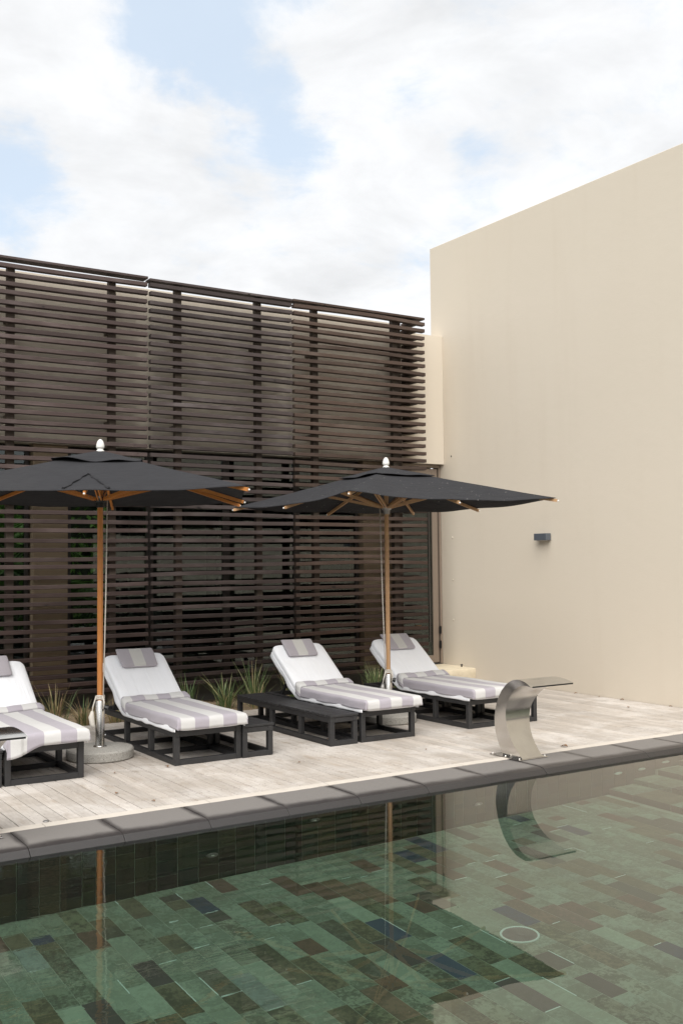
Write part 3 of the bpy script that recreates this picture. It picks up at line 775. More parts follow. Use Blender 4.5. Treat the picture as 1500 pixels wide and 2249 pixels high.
for pi, (x0, x1, posts, mat, lab, zt) in enumerate(PAN):
    sc = empty('slat_screen', (x0, SY, 0), label=lab, cat='slat screen', group='slatted timber screens in front of the facade')
    ms = slat_meshes(x1 - x0, mat)
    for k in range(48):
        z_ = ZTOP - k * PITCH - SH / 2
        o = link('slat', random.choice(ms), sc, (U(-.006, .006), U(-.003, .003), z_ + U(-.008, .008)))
        height_tone = max(0., min(1., (z_ - .6) / 3.0)) + U(-.12, .12); o.color = (1, 1, 1, max(0., min(1., height_tone)))  # alpha drops towards the bottom: lower slats get darker and browner
        t_ = U(-.0035, .0035); 
        if random.random() < .08: t_ = U(-.010, .010)
        o.rotation_euler = (U(-.03, .03), t_, U(-.0015, .0015))
    for px in posts:
        MB().bbox(px - x0 - .045, px - x0 + .045, SD + .003, SD + .080, -.25, ZTOP + .04, .003).build('post', 'post', sc)
        for z_ in (4.6, 3.45):
            br = MB(); br.bbox(px - x0 - .03, px - x0 + .03, SD + .081, .318, z_, z_ + .05, .002)
            br.build('bracket', 'post', sc)
    cp = MB().bbox(-.012, x1 - x0 + .006, -.004, .15, 0, .032, .004).build('cap_board', mat, sc, loc=(0, 0, zt - .032)); cp.rotation_euler.y = U(-.001, .002)
    if pi == 2:                                  # the screen turns the corner
        w0 = x1 - x0
        rm = MB().bbox(-.15, 0, SD + .001, .29, 0, SH, .004).mesh('return_slat'); rm.materials.append(M[mat])
        for k in range(48):
            link('return_slat', rm, sc, (w0 - .07 + U(-.012, .004), U(0, .01), ZTOP - k * PITCH - SH / 2 + U(-.005, .005)))
        MB().bbox(w0 - .40, w0 - .31, SD + .10, .29, -.25, ZTOP + .04, .003).build('post', 'post', sc)
        blk = MB(); blk.bbox(w0 - .16, w0 - .06, SD + .01, SD + .05, .72, .79, .003); blk.bbox(w0 - .13, w0 - .05, SD + .01, SD + .05, .40, .45, .003); blk.build('packer', 'teak_old', sc)

# ------------------------------------------------------------------ planting bed
bed = MB()
def bedf(u, v):
    x_ = -2 + u * 10.85; y_ = 11.05 + v * 1.55
    return (x_, y_, -.05 + .02 * math.sin(5 * x_ + 3 * y_) + .018 * math.sin(13 * x_) * math.sin(9 * y_))
bed.grid(110, 16, bedf); tag(bed.build('planting_bed', 'soil', smooth=True), kind='structure')
mu = MB()
for k in range(3200):
    x_, y_ = U(1.5, 8.8), U(11.06, 12.5); z_ = -.05 + .02 * math.sin(5 * x_ + 3 * y_) + .018 * math.sin(13 * x_) * math.sin(9 * y_) + .004
    a = U(0, 6.28); l = U(.012, .045); mu.bar((x_, y_, z_), (x_ + l * math.cos(a), y_ + l * math.sin(a), z_ + U(-.004, .012)), U(.004, .010), .003)
tag(mu.build('mulch', 'mulch'), kind='stuff')

def clump(x_, y_, n, h, spread, mat, lab, dens=1):
    s_ = MB()
    for k in range(int(n * 1.45)):
        a = U(0, 2 * math.pi); r0 = abs(random.gauss(0, .06)); hh_ = h * U(.45, 1.05); lean = spread * U(.15, 1.0) * hh_
        w_ = U(.0035, .0065); bx, by = r0 * math.cos(a), r0 * math.sin(a); a2 = a + U(-.7, .7); droop = U(0, .45)
        pts = []
        for j in range(6):
            t = j / 5; out = lean * t ** 1.5
            pts.append(Vector((bx + out * math.cos(a2), by + out * math.sin(a2), hh_ * (t - droop * t ** 3 * (lean / hh_)))))
        sd_ = Vector((-math.sin(a2), math.cos(a2), 0)); i = len(s_.v)
        for j, p_ in enumerate(pts):
            ww = w_ * (1 - (j / 5) ** 2.2) + .0005
            s_.v += [tuple(p_ - sd_ * ww), tuple(p_ + Vector((math.cos(a2), math.sin(a2), -.2)) * ww * .5), tuple(p_ + sd_ * ww)]
        for j in range(5):
            for e in (0, 1): A = i + j * 3 + e; s_.f.append((A, A + 1, A + 4, A + 3))
    o = s_.build('grass_clump', mat, smooth=True, loc=(x_, y_, -.05)); tag(o, lab, 'plant', 'grassy clumps in the bed under the screens'); return o
clump(3.56, 11.40, 46, .52, .75, 'dry_grass', 'straw coloured wispy grass clump left of the orange parasol pole')
clump(3.86, 11.32, 42, .36, 1.2, 'dry_grass', 'low sprawling straw grass clump just left of the steel pole sleeve')
clump(4.25, 11.40, 26, .30, 1.1, 'dry_grass', 'thin low dry grass clump right behind the steel pole sleeve')
clump(5.30, 11.75, 30, .44, .5, 'grass', 'green grass clump just right of the second lounger backrest')
clump(5.72, 11.60, 56, .44, .95, 'grass', 'full green grass clump between second lounger and slatted bench')
clump(6.18, 11.75, 44, .60, .6, 'grass', 'tallest green grass clump behind the far end of the slatted bench')
clump(6.02, 11.35, 34, .34, 1.2, 'dry_grass', 'bleached sprawling grass clump at the far end of the bench')
clump(6.74, 11.70, 30, .50, .7, 'grass', 'sparse half dry grass clump behind the third lounger backrest')
clump(7.98, 11.65, 70, .46, .75, 'grass', 'dense green grass clump right of the third lounger backrest')
clump(8.42, 11.70, 60, .44, .8, 'grass', 'bushy green grass clump left of the weathered parasol pole')
clump(8.78, 11.60, 30, .36, .8, 'grass', 'short green grass clump behind the weathered parasol pole')

# palms behind the building, seen through the glass
def palm(x_, y_, h, lab, seed, nf=16, L=1.5):
    rd = random.Random(seed); p0 = empty('palm', (x_, y_, -.3), label=lab, cat='palm', group='palms behind the building')
    MB().tube([(0, 0, 0), (.03, 0, h * .5), (.0, .02, h)], [.09, .07, .06], 10).build('trunk', 'bark', p0, smooth=True)
    s_ = MB()
    for k in range(nf):
        a = rd.uniform(0, 6.28); el = rd.uniform(-.2, 1.2); Lf = L * rd.uniform(.7, 1.1); spine = []
        for j in range(13):
            t = j / 12; r_ = Lf * t * math.cos(el * (1 - .4 * t)); z_ = h + Lf * t * math.sin(el) - Lf * .65 * t * t
            spine.append(Vector((r_ * math.cos(a), r_ * math.sin(a), z_)))
        s_.tube(spine, [.012 - .0008 * j for j in range(13)], 4, False); sd_ = Vector((-math.sin(a), math.cos(a), 0))
        for j in range(1, 12):
            for sub in (0, .5):
                for sg in (-1, 1):
                    p_ = spine[j].lerp(spine[min(j + 1, 12)], sub); t = (j + sub) / 12; ll = Lf * .34 * math.sin(math.pi * min(1, t + .12)) + .05
                    fw = (spine[min(j + 1, 12)] - spine[j]).normalized(); dd = (sd_ * sg + fw * .7 + Vector((0, 0, -.25 + rd.uniform(-.15, .1)))).normalized()
                    i = len(s_.v); wv = fw * .016
                    s_.v += [tuple(p_ - wv), tuple(p_ + wv), tuple(p_ + dd * ll * .6 + wv), tuple(p_ + dd * ll), tuple(p_ + dd * ll * .6 - wv)]
                    s_.f.append((i, i + 1, i + 2, i + 3, i + 4))
    s_.build('fronds', 'palm', p0); return p0
palm(4.0, 16.6, 1.7, 'palm seen through the glass left of the tan column', 2, 22)
palm(5.3, 16.3, 1.5, 'palm seen through the glass right of the tan column', 5, 24)
palm(4.7, 17.4, 2.4, 'taller palm farther behind, seen through the glass', 8, 20)
gh = empty('garden_hedge', (4.6, 19.6, -.3), label='leafy green garden growth glimpsed through the glazed room', cat='hedge')
MB().box(-6, 6, -.3, .6, 0, 3.9).build('core', 'hedge_core', gh)
s_ = MB()
for k in range(5000):
    a = Vector((U(-1, 1), U(-1, 1), U(-1, 1))).normalized() * U(.06, .16); c = a.cross(Vector((U(-1, 1), U(-1, 1), U(-1, 1)))).normalized() * .05
    i = len(s_.v); p_ = Vector((U(-6, 6), -.3 - abs(random.gauss(0, .18)), U(0, 4.3))); s_.v += [tuple(p_ - a), tuple(p_ + c), tuple(p_ + a), tuple(p_ - c)]; s_.f.append((i, i + 1, i + 2, i + 3))
tag(s_.build('foliage', 'palm', gh), kind='stuff')
# unseen hedge added behind the camera to block low sky and darken the glazing
hd = empty('sky_block_hedge', (0, -8.6, -.3), label='dark hedge added out of view behind the camera to block low sky light', cat='hedge')
MB().box(-14, 14, -.7, .7, 0, 4.6).build('core', 'hedge_core', hd)
s_ = MB()
for k in range(12000):
    x_, y_, z_ = U(-14, 14), .7 + U(-.05, .3), U(0, 4.9)
    if random.random() < .2: y_ = U(-.7, .9); z_ = 4.6 + U(-.05, .3)
    a = Vector((U(-1, 1), U(-1, 1), U(-1, 1))).normalized() * U(.05, .12); c = a.cross(Vector((U(-1, 1), U(-1, 1), U(-1, 1)))).normalized() * .045
    i = len(s_.v); p_ = Vector((x_, y_, z_)); s_.v += [tuple(p_ - a), tuple(p_ + c), tuple(p_ + a), tuple(p_ - c)]; s_.f.append((i, i + 1, i + 2, i + 3))
tag(s_.build('foliage', 'hedge', hd), kind='stuff')

# ------------------------------------------------------------------ sun loungers
FH = .292; LW = .636; LL = 1.93; BT = .048
def rbar(pa, name, x0, x1, y0, y1, z0, z1): return MB().bbox(x0, x1, y0, y1, z0, z1, .003).build(name, 'black', pa)
HY, HZ = 1.22, .335; ANG = R(36.5); BL = .76
cA, sA = math.cos(ANG), math.sin(ANG)
def make_lounger():
    t = empty('sun_lounger')
    for x0 in (0, LW - BT):
        for y0 in (0, .56, 1.15, LL - BT): rbar(t, 'leg', x0, x0 + BT, y0, y0 + BT, .048 if 0 < y0 < 1.8 else .0, .242)
        rbar(t, 'side_rail', x0, x0 + BT, -.002, LL + .002, .242, FH)
    for x0 in (0, LW - BT): rbar(t, 'foot_rail', x0 + .001, x0 + BT - .001, BT, LL - BT, .001, .047)
    for y0 in (0, LL - BT):
        rbar(t, 'end_rail', BT, LW - BT, y0 + .001, y0 + BT - .001, .243, FH - .001)
        rbar(t, 'foot_rail', BT, LW - BT, y0 + .001, y0 + BT - .001, .001, .047)
    rbar(t, 'foot_rail', BT, LW - BT, .57, .60, .002, .044); rbar(t, 'foot_rail', BT, LW - BT, 1.16, 1.19, .002, .044)
    for k in range(12): rbar(t, 'seat_slat', BT, LW - BT, .07 + k * .095, .07 + k * .095 + .065, .268, .290)
    # backrest frame and prop
    bf = MB()
    for x0 in (.055, LW - .095): bf.bar((x0 + .02, HY, .285), (x0 + .02, HY + BL * cA, .285 + BL * sA), .035, .03)
    for k in range(6):
        s = .08 + k * .125; bf.bar((.056, HY + s * cA, .287 + s * sA + .014), (LW - .056, HY + s * cA, .287 + s * sA + .014), .06, .014, up=(0, -sA, cA))
    bf.build('backrest_frame', 'black', t)
    for x0 in (.08, LW - .08): MB().bar((x0, HY + .50, .25), (x0, HY + .38 * cA, .27 + .38 * sA), .022, .03).build('prop', 'black', t)
    # mattress: closed cushion bent at the hinge, rounded corners
    th = .105
    def path(s):                                   # centre line of the cushion's lower face, s along its length
        y0 = -.085
        L1 = HY - y0
        if s < L1 - .06: return Vector((0, y0 + s, .30)), Vector((0, 0, 1))
        if s < L1 + .06:
            k = (s - (L1 - .06)) / .12; a = ANG * k; yy = y0 + L1 - .06 + .12 * k * .97; zz = .30 + .03 * k * k * 1.2
            return Vector((0, yy, zz)), Vector((0, -math.sin(a), math.cos(a)))
        q_ = s - (L1 + .06); base = Vector((0, y0 + L1 - .06 + .1164, .336)); return base + Vector((0, cA, sA)) * q_, Vector((0, -sA, cA))
    TOT = HY + .085 + .06 + .70
    def cush(t_, u_):                              # t along, u around
        s = t_ * TOT; p_, nrm = path(s); e = 1.0; rc = .09
        dend = min(s + .0, TOT - s); hw = LW / 2 + .004
        if TOT - s < rc: hw -= rc - math.sqrt(max(0, rc * rc - (rc - (TOT - s)) ** 2))
        if s < .03: hw -= (.03 - s) * .5
        thk = th * (1 if dend > .035 else math.sqrt(max(.04, 1 - ((.035 - dend) / .035) ** 2)))
        a = 2 * math.pi * u_; cs, sn = math.cos(a), math.sin(a); ex = .28
        x_ = hw * math.copysign(abs(cs) ** ex, cs); z_ = thk / 2 * math.copysign(abs(sn) ** (ex * 1.6), sn)
        wr_ = .0035 * math.sin(17 * x_ + 5 * s) * math.sin(6 * s + 3) + .002 * math.sin(41 * x_ + 9 * s)
        return Vector((LW / 2 + x_, 0, 0)) + p_ + nrm * (th / 2 + z_ + (wr_ if sn > 0 else 0))
    mt = MB(); nu, nv = 64, 45
    mt.grid(nu, nv, lambda a, c: cush(a, c))
    mt.f.append(tuple(range(nv - 1))); mt.f.append(tuple((nu - 1) * nv + j for j in range(nv - 1))[::-1])
    mt.build('mattress', 'sheet', t, smooth=True)
    # hanging hem of the fitted white sheet, wavy
    def hem(side):
        h = MB()
        def f_(u, v):
            s = .05 + u * (TOT - .12); p_, nrm = path(s); hw = LW / 2 + .006; w_ = .005 * math.sin(23 * u * 2 + side) + .003 * math.sin(61 * u)
            dp = v * (.055 + w_ * (1 if s > HY else .5)); out = .004 + v * (.006 + .005 * math.sin(31 * u + 2 * side) * (1 if s > HY else .3))
            return Vector((LW / 2 + side * (hw + out), 0, 0)) + p_ + nrm * (.045 - dp)
        h.grid(70, 5, f_); h.build('sheet_hem', 'sheet', t, smooth=True, solid=.003)
    hem(-1); hem(1)
    return t, path, TOT, th
L0, PATH, TOT, TH = make_lounger()

def seat_towel(x0, y0, lab, seed, drape=False, skew=0.):
    rd = random.Random(seed); o_ = MB(); hw = LW / 2 + .016; ph = [rd.uniform(0, 6.28) for _ in range(6)]
    top = .300 + TH + .010; rr_ = .028; yf = -.100
    LT = HY + .015 - yf
    def drop(d):                                   # rounded edge: (outward, down)
        if d <= 0: return 0., 0.
        q_ = rr_ * math.pi / 2
        if d < q_: a = d / rr_; return rr_ * math.sin(a), rr_ * (1 - math.cos(a))
        return rr_, rr_ + (d - q_)
    def surf(a, c, lift=0.):
        """a across (0 centre), c along from the front edge"""
        fw = hw - rr_
        da = abs(a) - fw; dc = -(c - rr_)
        ox, dz1 = drop(da); oy, dz2 = drop(dc)
        xs = math.copysign(min(abs(a), fw) + ox, a) if da > 0 else a
        ys = yf + (max(c, rr_) if dc <= 0 else rr_ - oy)
        # follow the bend of the seat towards the backrest
        yy = max(0., c - (LT - .16)); rise = .32 * yy * yy / .16
        z_ = top - max(dz1, dz2) + rise
        wr_ = .0025 * math.sin(14 * a + 3 * c + ph[0]) + .002 * math.sin(9 * c + ph[1]) + .0015 * math.sin(37 * a + ph[2])
        if max(da, dc) > 0: wave = .005 * math.sin(13 * (c + a) + ph[3]) * max(da, dc) / .1; 
        else: wave = 0
        nx = wave * (1 if a > 0 else -1) if da > dc and da > 0 else 0; ny = -wave if dc >= da and dc > 0 else 0
        return Vector((LW / 2 + xs + nx, ys + ny, z_ + wr_ + lift))
    def main(u, v):
        aa = -(hw + .075) + u * (2 * hw + .15)
        low = .115
        if drape:
            k = max(0, min(1, (.5 - u) / .35)); low = .118 + .085 * k * k * (3 - 2 * k)
        side_lo = .11 if not drape else .13
        aa = -(hw - rr_ + side_lo) + u * (2 * (hw - rr_) + side_lo + .10)
        cc = -low + rr_ + v * (LT + low - rr_)
        p_ = surf(aa, cc)
        if drape and aa < -hw + .12 and cc < .1: p_.y -= .012 * (1 - v) ; p_.x -= 0
        return p_
    ST = 2 * (hw - 0.0) / 5
    uvA = lambda u, v: (((-(hw - rr_ + (.11 if not drape else .13)) + u * (2 * (hw - rr_) + (.11 if not drape else .13) + .10)) + hw + 2 * ST + ST - .028) / ST, v * 3)
    o_.grid(70, 60, main, uvA)
    # folded-over band at the top
    def fold(u, v):
        sl = .125; aa = -(hw - rr_ + sl) + u * (2 * (hw - rr_) + 2 * sl)
        a_ = math.pi * v; w_ = .088 + .008 * math.sin(5 * aa + ph[4]); cc = LT - .018 - w_ * v if v < .99 else LT - .018 - w_
        lift = .006 + .016 * math.sin(math.pi * min(1, max(0, v))) ** .5
        if v > .999: lift = .002
        p_ = surf(aa, cc + skew * aa, lift)
        if abs(aa) > hw: p_.x += math.copysign(.012 * math.sin(math.pi * v) ** .5, aa)
        return p_
    o_.grid(60, 12, fold, lambda u, v: (((-(hw - rr_ + .125) + u * (2 * (hw - rr_) + .25)) + hw + 3 * ST - .075 + ST * .0) / ST + 1.0, v))
    o = o_.build('striped_towel', 'towel', smooth=True, solid=.004, loc=(x0, y0, 0)); tag(o, lab, 'towel', 'striped towels spread over the lounger seats'); return o

def head_towel(x0, y0, lab, seed, dx=0., rot=0.):
    rd = random.Random(seed); w, ln, th_ = .385 * rd.uniform(.97, 1.03), .268, .034; s_ = MB(); p1, p2 = rd.uniform(0, 6), rd.uniform(0, 6)
    # rounded slab in the plane of the backrest whose top end hangs over the edge
    LTOP = .70 + .012
    def f_(t_, u_):
        s = (1 - t_) * ln; a = 2 * math.pi * u_; cs, sn = math.cos(a), math.sin(a)
        hw_ = w / 2 - (.02 * (1 - math.sqrt(max(0, 1 - (1 - min(1, s / .03)) ** 2)))) + .003 * math.sin(20 * s + p1)
        xx_ = hw_ * math.copysign(abs(cs) ** .25, cs); zz_ = th_ / 2 * math.copysign(abs(sn) ** .5, sn)
        thk = 1.0 if .02 < s < ln - .01 else .55
        zz_ *= thk
        zz_ += .003 * math.sin(11 * xx_ + p2)
        q_ = LTOP - .262 + s
        base = Vector((0, -.085 + HY + .085 - .06 + .1164, .336)); tdir = Vector((0, cA, sA)); nrm = Vector((0, -sA, cA))
        over = q_ - (LTOP - .02)
        lift = TH + th_ / 2 + .004
        if over > 0:                                # bend back over the top edge
            rb = TH * .55 + .0; an = min(over / rb * .9, 1.35); c0 = base + tdir * (LTOP - .02) + nrm * (TH - rb)
            rad = rb + th_ / 2 + .004 + zz_
            p_ = c0 + nrm * (math.cos(an) * rad) + tdir * (math.sin(an) * rad)
        else: p_ = base + tdir * q_ + nrm * (lift + zz_)
        xr = xx_ + rot * (s - .12)
        return p_ + Vector((LW / 2 + dx + xr, 0, 0))
    nu, nv = 36, 33
    def uvf(t_, u_):
        a = 2 * math.pi * u_; return ((math.copysign(abs(math.cos(a)) ** .25, math.cos(a)) * .5 + .5) * 2.98 + .01, t_)
    s_.grid(nu, nv, f_, uvf); s_.f.append(tuple(range(nv - 1))); s_.f.append(tuple((nu - 1) * nv + j for j in range(nv - 1))[::-1])
    o = s_.build('rolled_towel', 'head_towel', smooth=True, loc=(x0, y0, 0)); tag(o, lab, 'towel', 'folded towels over the lounger headrests'); return o

LY = 8.392
LNG = [(2.222, 'black framed sun lounger at the left edge, its towel hanging askew over the front'),
       (3.657, 'black framed sun lounger right of the orange parasol pole'),
       (5.588, 'black framed sun lounger right beside the long slatted bench'),
       (6.925, 'farthest right black framed sun lounger, behind the curved steel spout')]
for i, (x0, lab) in enumerate(LNG):
    o = L0 if i == 0 else copy_tree(L0); o.location = (x0, LY + (0, 0, .012, .03)[i], 0); tag(o, lab, 'sun lounger', 'sun loungers in a row on the deck')
TWL = ['striped towel on the leftmost lounger, drooping low at its front corner', 'striped towel on the seat of the lounger right of the orange pole',
       'striped towel on the seat of the lounger beside the slatted bench', 'striped towel on the lounger seat partly behind the steel spout']
HTL = ['folded striped towel on the leftmost headrest, cut by the picture edge', 'folded striped towel on the headrest right of the orange pole',
       'folded striped towel on the headrest between the two green grass clumps', 'folded striped towel on the headrest behind the weathered parasol pole']
for i in range(4):
    y_ = LY + (0, 0, .012, .03)[i]
    seat_towel(LNG[i][0], y_, TWL[i], i + 1, drape=(i == 0), skew=(.04, .02, -.01, .03)[i]); head_towel(LNG[i][0], y_, HTL[i], i + 11, dx=(-.03, .0, -.02, .0)[i], rot=(0, .05, .10, .04)[i])

# slatted benches between the loungers
def make_bench(w):
    t = empty('slatted_bench')
    for x0 in (0, w - BT):
        for y0 in (0, .56, 1.15, LL - BT): rbar(t, 'leg', x0, x0 + BT, y0, y0 + BT, .048 if 0 < y0 < 1.8 else 0, .218)
        rbar(t, 'side_rail', x0, x0 + BT, -.001, LL + .001, .218, .266)
        rbar(t, 'foot_rail', x0 + .001, x0 + BT - .001, BT, LL - BT, .001, .047)
    for y0 in (0, LL - BT):
        rbar(t, 'end_rail', BT, w - BT, y0 + .001, y0 + BT - .001, .219, .265); rbar(t, 'foot_rail', BT, w - BT, y0 + .001, y0 + BT - .001, .001, .047)
    me = MB().bbox(-.006, w + .006, 0, .082, 0, .022, .004).mesh('top_slat'); me.materials.append(M['black'])
    for k in range(21):
        o = link('top_slat', me, t, (U(-.004, .004), -.008 + k * .0925, .267)); o.rotation_euler = (U(-.012, .012), 0, U(-.008, .008))
    return t
b0 = make_bench(.305)
for i, (x0, lab) in enumerate([(5.238, 'long black slatted bench left of the third lounger, fully visible'), (4.300, 'black slatted bench tight against the right side of the second lounger'),
                               (1.895, 'black slatted bench cut by the left picture edge'), (7.568, 'black slatted bench half hidden behind the curved steel spout')]):
    o = b0 if i == 0 else copy_tree(b0); o.location = (x0, LY + (.01, -.02, 0, .03)[i], 0); tag(o, lab, 'bench', 'slatted benches between the loungers')

# ------------------------------------------------------------------ parasols
def parasol(px, py, phi, a, bb, zc_, zm_, wood, cloth, lab, apex=2.757, tilt=(0, 0), ropes='R', seed=1, pocket=False, pr=.024):
    rd = random.Random(seed)
    t = empty('parasol', (px, py, 0), 0, label=lab, cat='parasol', group='black square parasols')
    bs = MB().lathe([(.0, 0), (.285, 0), (.298, .012), (.298, .078), (.288, .092), (.27, .097), (.0, .099)], 56).build('base_slab', 'granite', t, angle=35)
    sl = MB().lathe([(.06, .099), (.06, .106), (.041, .110), (.040, .115), (.040, .505), (.036, .512), (.030, .512)], 28).build('sleeve', 'steel_pole', t, angle=35)
    MB().tube([(.041, 0, .20), (.052, 0, .20)], .009, 8).build('set_screw', 'steel_pole', sl)
    pole = MB().tube([(0, 0, .2), (0, 0, 2.74)], pr, 8).build('pole', wood, t)
    MB().lathe([(.030, 2.755), (.036, 2.76), (.034, 2.772), (.026, 2.778), (.026, 2.786), (.036, 2.794), (.038, 2.802), (.036, 2.822), (.028, 2.850), (.016, 2.868), (.004, 2.874)], 20).build('finial', 'white_paint', t, smooth=True)
    c_, s_ = math.cos(phi), math.sin(phi)
    def loc(sx, sy, z): return Vector((c_ * sx * a - s_ * sy * bb, s_ * sx * a + c_ * sy * bb, z))
    def zedge(sx, sy):
        m_ = max(abs(sx), abs(sy)); k = min(abs(sx), abs(sy)) / m_ if m_ > 1e-6 else 0
        z = zm_ + (zc_ - zm_) * k ** 1.6
        return z + tilt[0] * (sx / m_ if m_ else 0) * k + tilt[1] * (sy / m_ if m_ else 0) * k
    def surf(sx, sy, z0=apex, lift=0.):
        m_ = max(abs(sx), abs(sy))
        if m_ < 1e-6: return loc(0, 0, z0 + lift)
        k = min(abs(sx), abs(sy)) / m_
        z = z0 + (zedge(sx, sy) - z0) * (m_ ** 1.0)
        sag = math.sin(math.pi * k) ** 2
        z += -.014 * sag * m_ + .012 * math.sin(math.pi * m_) - .02 * math.sin(math.pi * m_)
        edge_in = 1 - .012 * sag * m_ ** 3
        z += .002 * math.sin(23 * sx + 7 * sy * sx + seed) * m_
        return loc(sx * edge_in, sy * edge_in, z + lift)
    cv = MB(); n = 41
    def peri(u):
        q_ = (u % 1.0) * 8; k_, f_ = int(q_), q_ - int(q_)
        P_ = [(1, 0), (1, 1), (0, 1), (-1, 1), (-1, 0), (-1, -1), (0, -1), (1, -1), (1, 0)]
        return P_[k_][0] + (P_[k_ + 1][0] - P_[k_][0]) * f_, P_[k_][1] + (P_[k_ + 1][1] - P_[k_][1]) * f_
    cv.grid(113, 26, lambda u, v: surf(*[c0 * (.004 + .996 * v) for c0 in peri(u)]))
    def keep(f):
        return True
    cnp = cv.build('canopy', cloth, t, smooth=True, solid=.004)
    # raised vent cap
    vt = MB(); vr = .30
    def vf(u, v):
        sx, sy = [c0 * (.01 + .99 * v) * vr for c0 in peri(u)]; m_ = max(abs(sx), abs(sy)) / vr; k = min(abs(sx), abs(sy)) / max(abs(sx), abs(sy), 1e-6)
        w_ = math.sin(math.pi * k) ** 2
        lump = .012 * math.sin(2 * math.pi * 3 * u + seed * 2) * m_ + .008 * math.sin(2 * math.pi * 7 * u + 4 * v) * m_ if pocket else .004 * math.sin(2 * math.pi * 5 * u + seed)
        return surf(sx, sy, lift=.010 + .010 * m_ + (.016 if pocket else .012) * w_ * m_ ** 2 + lump)
    vt.grid(65, 14, vf); vt.build('vent', cloth, cnp, smooth=True, solid=.004)
    if pocket:                                     # gathered seams of the stick pocket on the near side
        for (ex, tag_) in ((-.13, 0), (.15, 1)):
            pts = [surf(-.02 + (ex + .02) * k / 8 + .006 * math.sin(k * 2.3), -.60 - .38 * k / 8, lift=.010 + .004 * math.sin(k * 1.7)) for k in range(9)]
            MB().tube(pts, [.005, .008, .010, .007, .011, .008, .009, .010, .012], 5).build('pocket_seam', cloth, cnp)
    # ribs to corners and mid-sides, struts below
    hubz = 2.325
    for (sx, sy) in ((-1, -1), (1, -1), (1, 1), (-1, 1), (0, -1), (1, 0), (0, 1), (-1, 0)):
        e = surf(sx, sy); d_ = Vector((e.x, e.y, 0)).normalized(); p0 = Vector((d_.x * .05, d_.y * .05, apex - .08)); p1 = Vector((e.x, e.y, e.z - .026)) + d_ * .012
        rb = MB().bar(p0, p1, .020, .030).build('rib', wood, t)
        pe = p1 + (p1 - p0).normalized() * .012
        MB().lathe([(.002, -.008), (.007, -.006), (.0095, 0), (.007, .006), (.002, .008)], 10, tuple(pe)).build('rib_tip', 'white_paint', rb, smooth=True)
        q1 = p0.lerp(p1, .47); q0 = Vector((d_.x * .055, d_.y * .055, hubz)); sd_ = Vector((-d_.y, d_.x, 0)) * .014
        st_ = MB().bar(q0 + sd_, q1 + sd_ - Vector((0, 0, .01)), .009, .028); st_.bar(q0 - sd_, q1 - sd_ - Vector((0, 0, .01)), .009, .028); st_.build('strut', wood, rb)
        k_ = MB()
        for f_ in (.06, .11): pp = q0.lerp(q1, f_); k_.tube([pp - sd_ * 1.5, pp + sd_ * 1.5], .006, 6)
        k_.build('pin', 'grey_metal', rb)
    hub = MB().lathe([(.026, hubz - .075), (.036, hubz - .075), (.038, hubz - .03), (.050, hubz - .025), (.060, hubz - .005), (.060, hubz + .012), (.045, hubz + .02), (.028, hubz + .02)], 20).build('hub', 'black_metal' if pocket else 'grey_metal', t, angle=40)
    MB().lathe([(.026, apex - .085), (.050, apex - .08), (.052, apex - .05), (.026, apex - .03)], 16).build('top_hub', 'black_metal' if pocket else 'grey_metal', t, angle=40)
    # rope, knot and cleat
    vx = Vector((.842, -.539, 0)); vn = Vector((-.539, -.842, 0)); sg = 1 if ropes == 'R' else -1
    h0 = vx * (.072 * sg) + vn * .03 + Vector((0, 0, hubz + .0)); h1 = vx * (.034 * sg) + vn * .02 + Vector((0, 0, .56))
    rope = MB().tube([h0, h0.lerp(h1, .5) + vx * .004 * sg, h1], .0055, 6)
    for z_ in (.525, .540, .553): rope.tube([(math.cos(k * .524) * (pr + .013), math.sin(k * .524) * (pr + .013), z_ + .006 * math.sin(k)) for k in range(13)], .006, 5)
    rope.tube([vx * -.03 + vn * .03 + Vector((0, 0, .55)), vx * -.055 + vn * .035 + Vector((0, 0, .46)), vx * -.065 + vn * .035 + Vector((0, 0, .40))], .006, 5)
    rope.tube([vx * .03 + vn * .03 + Vector((0, 0, .55)), vx * .045 + vn * .035 + Vector((0, 0, .50)), vx * .035 + vn * .035 + Vector((0, 0, .44))], .007, 5)
    rope.build('rope', 'rope', t, smooth=True)
    MB().tube([vx * -.062 + vn * .035 + Vector((0, 0, .42)), vx * -.070 + vn * .036 + Vector((0, 0, .37)), vx * -.060 + vn * .036 + Vector((0, 0, .30)), vx * -.045 + vn * .036 + Vector((0, 0, .27))], [.012, .026, .024, .010], 8).build('cleat', 'rope' if pocket else 'grey_metal', t, smooth=True)
    MB().tube([vx * .045 + vn * .02 + Vector((0, 0, .455)), vx * .075 + vn * .02 + Vector((0, 0, .445))], [.022, .026], 8).build('knob', 'black_metal', t)
    return t
parasol(3.262, 9.147, R(-25.4), 1.283, 1.219, 2.358, 2.325, 'teak_new', 'canvas', 'black square parasol on a glossy orange teak pole at the left', seed=1, pocket=True, pr=.0265, ropes='R')
parasol(6.566, 9.337, R(-4.3), 1.217, 1.374, 2.372, 2.330, 'teak_old', 'canvas_specked', 'dusty black square parasol on a weathered teak pole near the big wall', tilt=(-.010, -.010), seed=3, ropes='L', pr=.024)

